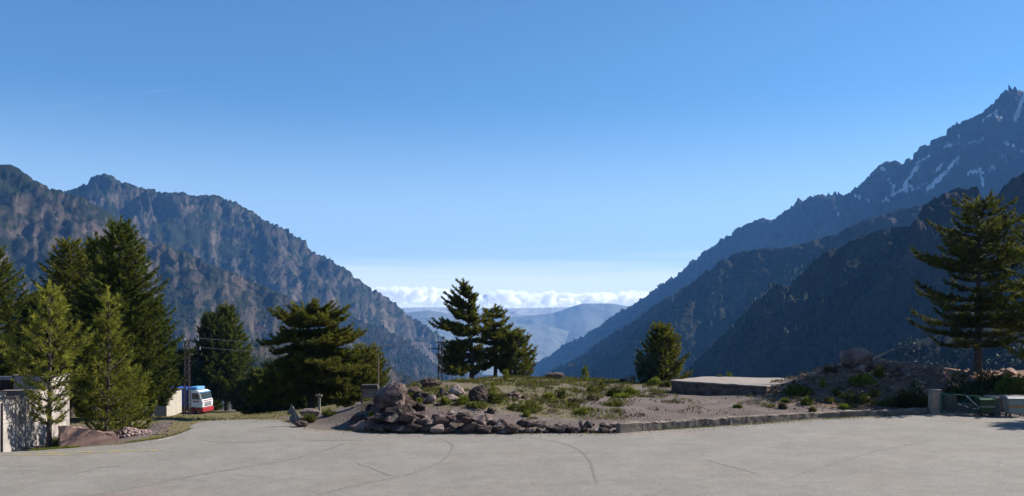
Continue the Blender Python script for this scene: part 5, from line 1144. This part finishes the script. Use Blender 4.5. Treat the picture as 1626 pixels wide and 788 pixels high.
# wall with concrete top behind the bins
w0 = W(1568, 628, 51.4); wr = empty('boundary_wall', (w0[0], w0[1], 0)); tag(wr, 'dark low wall with pale concrete top behind the bins', 'wall')
MB().box(0, 6.5, 0, .3, -.2, w0[2] - .10).build('wall_body', M['old_wall'], wr); MB().box(-.05, 6.5, -.05, .35, w0[2] - .098, w0[2], bev=.012).build('coping', M['concrete_pale'], wr)
def wheelie(px0, px1, top, bot, Y, body, lidm, band, label, rz):
    x0 = (px0 - CX) / FPX * Y; x1 = (px1 - CX) / FPX * Y; wdt = x1 - x0; z1 = EYE - (top - HY) / FPX * Y
    r_ = empty('waste_bin', ((x0 + x1) / 2, Y, 0), rz); tag(r_, label, 'bin'); h = wdt / 2; d = .38
    z0 = .16; zl = z1 - .13
    mb = MB(); lo, hi = [], []
    for (sx_, sy_) in ((-1, -1), (1, -1), (1, 1), (-1, 1)):
        lo.append(mb.bm.verts.new((sx_ * h * .84, sy_ * d * .78, z0))); hi.append(mb.bm.verts.new((sx_ * h, sy_ * d, zl)))
    mb.bm.faces.new(lo[::-1]); mb.bm.faces.new(hi)
    for i in range(4): mb.bm.faces.new((lo[i], lo[(i + 1) % 4], hi[(i + 1) % 4], hi[i]))
    bmesh.ops.bevel(mb.bm, geom=mb.bm.edges[:], offset=.035, segments=2, affect='EDGES'); bo = mb.build('bin_body', body, r_)
    MB().box(-h - .03, h + .03, -d - .03, d + .03, zl - .03, zl + .02, bev=.012).build('rim', body, r_)
    # domed lid
    mb = MB(); ring = 7
    pts = [(-d - .035 + (2 * d + .07) * i / ring, zl + .022 + .12 * math.sin(math.pi * i / ring) ** .6) for i in range(ring + 1)]
    Mx = Matrix.Rotation(R(90), 4, 'Z'); mb.prism(pts, -h - .02, h + .02, M=Mx); mb.build('lid', lidm, r_)
    fr = h * .94; MB().box(-fr, fr, -d * .955 - .012, -d * .955 - .002, z0 + (zl - z0) * .45, z0 + (zl - z0) * .56).build('band', band, r_)
    for (sx_, sy_) in ((-1, -1), (1, -1), (1, 1), (-1, 1)):
        c = Vector((sx_ * h * .7, sy_ * d * .6, .08)); wo = MB().tube(c + Vector((-.025, 0, 0)), c + Vector((.025, 0, 0)), .08, n=14).build('wheel', M['rubber'], r_)
        MB().tube(c + Vector((-.034, 0, 0)), c + Vector((.034, 0, 0)), .03, n=8).build('hub', M['metal_grey'], wo)
        MB().box(c.x - .012, c.x + .012, c.y - .04, c.y + .04, .15, .18).build('fork', M['metal_grey'], r_)
    for s_ in (-1, 1): MB().tube((s_ * (h + .02), -.12, zl - .1), (s_ * (h + .02), .12, zl - .1), .02, n=6).build('handle', body, r_)
    return r_
wheelie(1553, 1577, 631, 665, 49.7, M['bin_green'], M['lid_green'], M['concrete_pale'], 'green waste bin with a bright green lid behind the gate end', -.1)
wheelie(1596, 1628, 629, 665, 49.3, M['bin_grey'], M['metal_grey'], M['orange'], 'pale grey waste bin with an orange stripe at the right frame edge', -.05)

# ------------------------------------------------------------------ garage building at left
br = empty('garage', (-21.6, 37.4, 0), math.atan2(1, -.175) - math.pi / 2); tag(br, 'low white flat roofed garage half hidden by the young pine', 'building')
# local frame: y runs away along the lit wall, x points to the car park
Lw = 9.2
M['plaster'] = simple('stained_plaster', (0.50, 0.45, 0.41), (0.22, 0.19, 0.175), 1.1, .9, .2, .4, .02)
MB().box(-9, 0, 0, Lw, -1.2, 1.05).build('wall', M['plaster'], br)
MB().box(-9, -.22, .1, Lw - .02, 1.04, 1.72).build('upper_wall', M['plaster'], br)
me0 = None; nb = 0
for row in range(5):
    y = -.25 if row % 2 else 0
    while y < Lw - .05:
        a, c = max(y, 0), min(y + .5, Lw)
        if 0.5 < (y + .1) < 3.4 and row == 1:
            # open gaps between narrower blocks, filled with dark boxes as shade
            o = MB().box(-.2, 0.004, a + .012, c - .11, 1.058 + row * .2, 1.25 + row * .2, bev=.008).build('block', M['block'], br)
            MB().box(-.12, -.06, c - .112, c + .01, 1.058 + row * .2, 1.25 + row * .2).build('slot_shade', M['dark'], br)  # dark box stands in for the shade inside the gap
        elif c - a > .12:
            if c - a > .49:
                if me0 is None: o = MB().box(-.2, 0, .008, .492, .004, .195, bev=.01).build('block', M['block'], br); me0 = o.data
                else: o = link('block', me0, None, br)
            else: o = MB().box(-.2, 0, .008, c - a - .008, .004, .195, bev=.01).build('block', M['block'], br)
            o.location = (random.uniform(-.006, .006), a, 1.054 + row * .2)
        y += .5
MB().box(-.24, .03, -.02, 6.2, 2.056, 2.10, bev=.01).build('coping', M['concrete'], br)
MB().box(-9, -.245, .12, Lw - .03, 1.722, 1.80).build('roof', M['roof_brown'], br)
MB().box(-.22, .02, 6.25, Lw, 2.057, 2.52, bev=.01).build('raised_parapet', M['block'], br)
MB().box(-2.6, -.25, Lw - .25, Lw, 1.81, 2.50, bev=.01).build('end_parapet', M['block'], br)
MB().box(-2.65, .05, Lw - .28, Lw + .03, 2.525, 2.57, bev=.01).build('parapet_coping', M['concrete_pale'], br)
v = MB().box(-1.0, -.35, 1.0, 1.6, 1.802, 2.28, bev=.01).build('roof_vent', M['block'], br); MB().box(-1.04, -.31, .96, 1.64, 2.283, 2.33).build('vent_cap', M['concrete_pale'], v)
MB().box(-.85, -.5, .985, .998, 1.95, 2.2).build('vent_shade_plate', M['dark'], v)  # dark plate put where the vent hole would lie in shade
MB().tube((.05, .1, -.3), (.05, .1, 2.0), .04, n=8).build('downpipe', M['dark'], br)
MB().box(-9, -2.7, Lw - .2, Lw - .05, 2.3, 2.5, bev=.01).build('edge_beam', M['metal_grey'], br)
MB().box(-9, -2.72, Lw - .16, Lw - .06, 1.802, 2.298).build('back_wall', M['roof_brown'], br)
for i in range(3): MB().box(-8.2 + i * 2.4, -8.1 + i * 2.4, Lw - .18, Lw - .08, 1.81, 2.3).build('beam_post', M['metal_grey'], br)
MB().box(-2.0, -.3, 5.6, 6.1, 1.802, 2.05).build('roof_kerb', M['concrete'], br)
# pink ramp wall
x0 = (103 - CX) / FPX * 39.3; pr = empty('ramp_wall', (x0, 39.35, 0), .62); tag(pr, 'sloping pink rendered wall ending at the dirt verge', 'wall')
mb = MB(); pts = [(a_ * .74, b_) for a_, b_ in [(-.3, -.6), (3.0, -.3), (2.98, .04), (2.88, .2), (2.7, .3), (2.4, .36), (2.1, .38), (1.7, .47), (1.3, .56), (.9, .64), (.45, .70), (.1, .73), (-.3, .75)]]
mb.prism(pts, 0, .5)
bmesh.ops.triangulate(mb.bm, faces=mb.bm.faces[:]); bmesh.ops.subdivide_edges(mb.bm, edges=mb.bm.edges[:], cuts=4, use_grid_fill=True)
for v in mb.bm.verts: v.co += Vector((.04 * float(fbm(v.co.x * 2, v.co.z * 3, 3)), .03 * float(fbm(v.co.x * 3 + 3, v.co.z * 4, 4)), .05 * float(fbm(v.co.x * 2, v.co.y * 3, 3))))
mb.build('wall_body', M['pink'], pr)

# ------------------------------------------------------------------ shed and lorry
def gY(px, Y): return gz1((px - CX) / FPX * Y, Y)
sx_, sY = (264 - CX) / FPX * 98, 98; sz_ = EYE - (657 - HY) / FPX * 98
sr = empty('shed', (sx_, sY, sz_), 0); tag(sr, 'plank shed, sunlit side tinted pale, beside the lorry under the pines', 'shed')
hh = 35 / FPX * 98; dp_ = 4.5; npk = 12; me0 = None; pw = dp_ / npk
for i in range(npk):
    o = MB().box(0, .04, .008, pw - .008, -.4, hh - .1, bev=.004).build('plank', M['shed'], sr) if me0 is None else link('plank', me0, None, sr)
    me0 = me0 or o.data; o.location = (random.uniform(-.012, .012), i * pw, random.uniform(-.03, .03))
MB().box(-2.8, -.02, .01, dp_, -.4, hh - .14).build('wall', M['wood_grey'], sr)
me0 = None
for i in range(8):
    o = MB().box(0, .335, -.03, 0, -.4, hh - .16, bev=.004).build('board', M['wood_grey'], sr) if me0 is None else link('board', me0, None, sr)  # greyer boards carry the shade of the camera-facing side
    me0 = me0 or o.data; o.location = (-2.8 + i * .35, random.uniform(-.01, .01), 0)
mb = MB(); mb.prism([(-3.0, hh - .13), (.2, hh - .09), (.2, hh - .01), (-3.0, hh - .05)], -.2, dp_ + .2); mb.build('roof', M['metal_rust'], sr)

lY = 112; lx = (330 - CX) / FPX * lY; lz = EYE - (658 - HY) / FPX * lY
lr = empty('lorry', (lx, lY, lz), R(-13)); tag(lr, 'lorry with white cab, red bumper and blue load by the shed', 'lorry')
# local: +x forward, y across, cab front at x=0
def lb(x0, x1, y0, y1, z0, z1, name, mat, bev=.03, parent=None): return MB().box(x0, x1, y0, y1, z0, z1, bev=bev).build(name, mat, parent or lr)
mb = MB(); mb.prism([(-2.05, .95), (-.02, .95), (0.02, 1.75), (-.10, 1.95), (-.42, 2.88), (-.7, 3.05), (-2.05, 3.12)], -1.2, 1.2); bmesh.ops.bevel(mb.bm, geom=mb.bm.edges[:], offset=.07, segments=2, affect='EDGES'); cab = mb.build('cab', M['white_paint'], lr)
mb = MB(); mb.prism([(-.095, 1.98), (-.40, 2.80), (-.36, 2.82), (-.055, 1.99)], -1.08, 1.08); ws = mb.build('windscreen', M['glass'], cab)
MB().box(-.5, -.28, -1.1, 1.1, 2.80, 2.90, bev=.02).build('sun_visor', M['pale_blue'], cab)
for s_ in (-1, 1):
    dn = MB().prism([(-1.45, 1.98), (-.42, 1.98), (-.62, 2.72), (-1.45, 2.76)], s_ * 1.195, s_ * 1.215).build('side_window', M['glass'], cab)
    MB().box(-1.55, -1.52, s_ * 1.2 - .01, s_ * 1.2 + .01, 1.05, 2.9).build('door_seam', M['dark'], cab)
    MB().box(-1.35, -.5, s_ * 1.201 - .008, s_ * 1.201 + .008, 1.62, 1.80).build('door_stripe', M['red_paint'], cab)
    MB().box(-.5, -.4, s_ * 1.38 - .1, s_ * 1.38 + .1, 1.95, 2.55, bev=.02).build('mirror', M['dark'], cab)
    lb(-.35, .06, s_ * .85 - .22, s_ * .85 + .22, .62, .82, 'headlight', M['ceramic'])
for i in range(4): MB().box(-.02, .045, -.75, .75, 1.15 + i * .14, 1.21 + i * .14).build('grille_slot_shade', M['dark'], cab)  # dark strips stand in for the shade in the grille slots
MB().box(.0, .05, -.95, .95, 1.78, 1.86).build('front_stripe', M['red_paint'], cab)
lb(-.55, .1, -1.24, 1.24, .38, .93, 'bumper', M['red_paint'], .06)
lb(-9.5, -.56, -.5, .5, .65, .93, 'chassis', M['red_paint'])
lb(-5.2, -2.1, -1.2, -1.0, .45, .95, 'side_skirt', M['red_paint']); lb(-2.05, -.6, -1.22, -1.12, .5, .96, 'cab_step', M['red_paint'])
MB().box(-9.6, -2.25, -1.22, 1.22, 1.05, 3.35, bev=.05).build('load_box', M['blue_paint'], lr)
lb(-2.0, -.95, -.9, .9, 3.125, 3.5, 'roof_deflector', M['pale_blue'], .08)
for x in (-1.35, -7.2, -8.5):
    for s_ in (-1, 1):
        wo = MB().tube((x, s_ * 1.22, .5), (x, s_ * .92, .5), .5, n=20).build('wheel', M['rubber'], lr)
        MB().tube((x, s_ * 1.235, .5), (x, s_ * 1.15, .5), .26, n=14).build('rim', M['red_paint'], wo)

# ------------------------------------------------------------------ lattice pylons, wires, poles, signs
def pylon(px, Y, top_py, base_z, label, arms, wid=.42):
    X = (px - CX) / FPX * Y; zt = EYE - (top_py - HY) / FPX * Y; H = zt - base_z
    r_ = empty('lattice_pylon', (X, Y, base_z)); tag(r_, label, 'pylon')
    mb = MB(); h0, h1 = wid / 2, wid * .35
    for (a, b_) in ((-1, -1), (1, -1), (1, 1), (-1, 1)): mb.tube((a * h0, b_ * h0, -.4), (a * h1, b_ * h1, H), .045, n=5)
    mb.build('mast', M['metal_rust'], r_)
    n = int(H / .42); mb = MB()
    for i in range(n):
        za, zb = H * i / n, H * (i + 1) / n; wa, wb = h0 + (h1 - h0) * i / n, h0 + (h1 - h0) * (i + 1) / n; s_ = 1 if i % 2 else -1
        for y in (-1, 1): mb.tube((-s_ * wa, y * wa, za), (s_ * wb, y * wb, zb), .026, n=4)
        for x in (-1, 1): mb.tube((x * wa, -s_ * wa, za), (x * wb, s_ * wb, zb), .026, n=4)
    mb.build('lattice', M['metal_rust'], r_)
    for (dz, l, r2) in arms:
        ar = MB().box(-l, r2, -.05, .05, H - dz - .06, H - dz + .02).build('cross_arm', M['metal_rust'], r_)
        for x in (-l + .08, r2 - .08):
            if abs(x) > .3 or dz == 0: MB().tube((x, 0, H - dz + .02), (x, 0, H - dz + .34), .05, .035, n=8).build('insulator', M['ceramic'], ar)
    return Vector((X, Y, zt))
p1 = pylon(297, 97, 541, EYE - (657 - HY) / FPX * 97, 'rusty lattice pylon standing in front of the lorry', [(0, .3, 1.3), (1.0, .4, 1.5)], .56)
p2 = pylon(699, 74, 543, gY(699, 74) - .1, 'dark lattice pylon at the left of the central pines', [(0, .45, .45), (.55, .9, .25)], .34)
def wire(a, b_, sag, label, r_=.019, grp=None):
    n = 40; t = np.linspace(0, 1, n); P = np.array(a)[None] * (1 - t)[:, None] + np.array(b_)[None] * t[:, None]; P[:, 2] -= sag * 4 * t * (1 - t)
    wd = Wood(); wd.tube(P, np.full(n, r_), 5); o = mesh_np('power_line', np.concatenate(wd.V), np.concatenate(wd.F), M['wire']); tag(o, label, 'cable', grp)
wire(p1 + Vector((1.2, 0, .3)), p2 + Vector((-.8, 0, -.3)), .35, 'upper power line strung between the two lattice pylons')
wire(p1 + Vector((1.4, 0, -.7)), p2 + Vector((-.35, 0, .25)), .75, 'lower sagging power line between the two lattice pylons')
X, Y, z = (600 - CX) / FPX * 50, 50, gY(600, 50)
po = MB().tube((X, Y, z - .5), (X + .02, Y, EYE - (563 - HY) / FPX * 50), .055, .04, n=8).build('wooden_pole', M['wood_brown']); tag(po, 'thin bare wooden pole left of the rock pile', 'pole')
# small roofed board
bx, by = (587 - CX) / FPX * 48, 48; bz = gz1(bx, by); br = empty('notice_shelter', (bx, by, bz)); tag(br, 'small dark roofed notice board left of the boulders', 'shelter')
zt = EYE - (610 - HY) / FPX * 48 - bz
mb = MB(); mb.prism([(-.52, zt - .24), (.50, zt - .22), (.44, zt - .02), (-.42, zt - .04)], -.3, .35); mb.build('roof', M['metal_rust'], br)
for s_ in (-1, 1): MB().box(s_ * .4 - .04, s_ * .4 + .04, -.02, .06, -.3, zt - .24).build('leg', M['wood_brown'], br)
MB().box(-.36, .36, 0, .05, zt - .75, zt - .25, bev=.008).build('board', M['wood_grey'], br)
# leaning signs seen from behind
sx0, sy0 = LP(464, 677.5); sy0 += .15; sg = empty('road_sign', (sx0, sy0, 0)); sg.rotation_euler = (0, R(-7), 0); tag(sg, 'leaning pair of road signs seen from their grey backs', 'sign')
MB().tube((.3, 0, -.2), (.12, 0, 1.0), .03, n=8).build('post', M['metal_grey'], sg)
mb = MB(); mb.prism([(-.25, .62), (.32, .56), (.06, 1.12)], -.02, .005); mb.build('triangle_plate', M['sign_back'], sg)
MB().tube((.12, -.018, .36), (.12, .004, .36), .25, n=24).build('round_plate', M['sign_back'], sg)
MB().box(.08, .2, -.03, -.02, .75, .8).build('bracket', M['metal_rust'], sg)
ps = empty('marker_post', W(507, 656, 50)); ps.location.z = gY(507, 50); tag(ps, 'pale upright post with a small head, right of the road signs', 'post')
h_ = EYE - (627 - HY) / FPX * 50 - ps.location.z
MB().box(-.06, .06, -.06, .06, -.3, h_ - .12, bev=.01).build('shaft', M['wood_grey'], ps); MB().box(-.22, .16, -.08, .08, h_ - .118, h_, bev=.015).build('head', M['concrete'], ps)
MB().tube((.0, 0, h_), (.0, 0, h_ + .06), .03, n=6).build('knob', M['metal_grey'], ps)

# contrail: a thin wisp of ice cloud high above the left peak
wm = bpy.data.materials.new('wisp'); wm.use_nodes = True; N = wm.node_tree.nodes; L = wm.node_tree.links
df = N['Principled BSDF']; df.inputs['Base Color'].default_value = (.9, .9, .92, 1); df.inputs['Roughness'].default_value = 1
tr_ = N.new('ShaderNodeBsdfTransparent'); mx = N.new('ShaderNodeMixShader'); nn = noise_node(N, L, .0012, 5, .7); at = N.new('ShaderNodeAttribute'); at.attribute_name = 'a'
mm = N.new('ShaderNodeMath'); mm.operation = 'MULTIPLY'; L.new(nn.outputs[0], mm.inputs[0]); L.new(at.outputs['Fac'], mm.inputs[1])
L.new(mm.outputs[0], mx.inputs[0]); L.new(tr_.outputs[0], mx.inputs[1]); L.new(df.outputs[0], mx.inputs[2]); L.new(mx.outputs[0], N['Material Output'].inputs['Surface'])
def wisp(p, q, Yd, wid, label):
    a, c = np.array(W(*p, Yd)), np.array(W(*q, Yd * 1.05)); n, k = 30, 7; V, at_ = [], []
    for i in range(n):
        t = i / (n - 1); b_ = a + (c - a) * t
        for j in range(k):
            f = j / (k - 1) * 2 - 1; V.append((b_[0], b_[1] + f * wid * 1.5, b_[2] + f * wid * .35 + 30 * math.sin(i * .5 + j))); at_.append((1 - f * f) * math.sin(math.pi * t) ** .7 * .08)
    o = mesh_np('wisp', V, grid_faces(n, k), wm, smooth=True, attrs={'a': at_}); tag(o, kind='stuff', label=label)
wisp((45, 180), (175, 153), 21000, 260, 'faint wisp of high cloud above the left mountains')
wisp((215, 150), (290, 140), 21500, 150, 'shorter faint wisp right of the first')
#PARTEND

# ------------------------------------------------------------------ clouds (beyond the haze box) and air
def cloud(name, blobs, Y, vox, seed, label, mat):
    bm = bmesh.new(); rs = np.random.default_rng(seed)
    for (px, py, r) in blobs:
        p = W(px, py, Y + rs.uniform(-600, 600)); rr = r / FPX * Y
        bmesh.ops.create_icosphere(bm, subdivisions=2, radius=rr, matrix=Matrix.Translation(p) @ Matrix.Diagonal((1.25, 1.0, 0.95, 1)))
    me = bpy.data.meshes.new(name); bm.to_mesh(me); bm.free()
    o = link(name, me, mat)
    md = o.modifiers.new('r', 'REMESH'); md.mode = 'VOXEL'; md.voxel_size = vox
    dg = bpy.context.evaluated_depsgraph_get(); me2 = bpy.data.meshes.new_from_object(o.evaluated_get(dg)); o.modifiers.clear()
    n = len(me2.vertices); co = np.empty(n * 3, np.float32); me2.vertices.foreach_get('co', co); co = co.reshape(-1, 3)
    no = np.empty(n * 3, np.float32); me2.vertices.foreach_get('normal', no); no = no.reshape(-1, 3)
    dsp = 150 * fbm(co[:, 0] / 420, co[:, 2] / 420, 4, 0.6, z=co[:, 1] / 420)
    co = co + no * dsp[:, None]
    me2.vertices.foreach_set('co', co.ravel().astype(np.float32)); me2.update()
    for p in me2.polygons: p.use_smooth = True
    o.data = me2
    if not me2.materials: me2.materials.append(mat)
    tag(o, kind='stuff', label=label); return o
cm = bpy.data.materials.new('cloud'); cm.use_nodes = True; N = cm.node_tree.nodes; L = cm.node_tree.links
N.remove(N['Principled BSDF']); vs = N.new('ShaderNodeVolumePrincipled'); vs.inputs['Color'].default_value = (1, 1, 1, 1)
vs.inputs['Density'].default_value = 0.012; vs.inputs['Anisotropy'].default_value = 0.35; L.new(vs.outputs[0], N['Material Output'].inputs['Volume'])
rs = np.random.default_rng(21); bl = []
top = [(560, 462), (600, 456), (640, 455), (680, 456), (700, 458), (730, 464), (760, 464), (790, 460), (815, 458), (840, 462), (870, 461), (900, 465), (930, 468), (960, 464), (1000, 461), (1040, 463), (1080, 466)]
bot = [(560, 484), (640, 487), (720, 489), (780, 492), (820, 496), (860, 491), (900, 489), (960, 487), (1000, 488), (1080, 490)]
for x in np.arange(548, 1090, 3.2):
    t = np.interp(x, *zip(*top)); q = np.interp(x, *zip(*bot)); t += rs.uniform(-1, 3)
    r = rs.uniform(2.6, 6.0); bl.append((x + rs.uniform(-3, 3), t + r, r))
    for _ in range(2):
        r = rs.uniform(3, 7); bl.append((x + rs.uniform(-4, 4), rs.uniform(t + r, max(t + r + .1, q - r)), r))
for x, y, r in [(808, 489, 6), (800, 493, 4.5), (815, 494, 4), (895, 493, 3), (889, 494, 2.2), (902, 493, 2.6), (823, 487, 6)]: bl.append((x, y, r))
cloud('cloud_bank', bl, 29500, 55, 5, 'white cumulus bank lying across the valley mouth', cm)

hz = MB().box(-23500, 23500, -2500, 12400, -1050, 1010).build('haze', None)
hm = bpy.data.materials.new('haze'); hm.use_nodes = True; N = hm.node_tree.nodes; L = hm.node_tree.links
N.remove(N['Principled BSDF']); pv = N.new('ShaderNodeVolumePrincipled'); pv.inputs['Color'].default_value = (0.14, 0.385, 0.86, 1)
pv.inputs['Density'].default_value = 0.00006; pv.inputs['Anisotropy'].default_value = 0.1
L.new(pv.outputs[0], N['Material Output'].inputs['Volume']); hz.data.materials.append(hm); tag(hz, kind='stuff', label='thin blue air haze in the valley')

# overall albedo trim of every solid surface (the exposure is set for strong mountain sun)
for m in bpy.data.materials:
    if not m.use_nodes or m.name.startswith(('cloud', 'haze', 'wisp', 'pale_plain', 'far_hill')): continue
    t_ = m.node_tree; b = t_.nodes.get('Principled BSDF')
    if b is None or not b.inputs['Base Color'].links: continue
    src = b.inputs['Base Color'].links[0].from_socket; k_ = 0.96 if m.name.startswith(('needle', 'shrub', 'grass')) else 0.85
    x_ = t_.nodes.new('ShaderNodeMixRGB'); x_.blend_type = 'MULTIPLY'; x_.inputs[0].default_value = 1; x_.inputs[2].default_value = (k_, k_, k_, 1)
    t_.links.new(src, x_.inputs[1]); t_.links.new(x_.outputs[0], b.inputs['Base Color'])
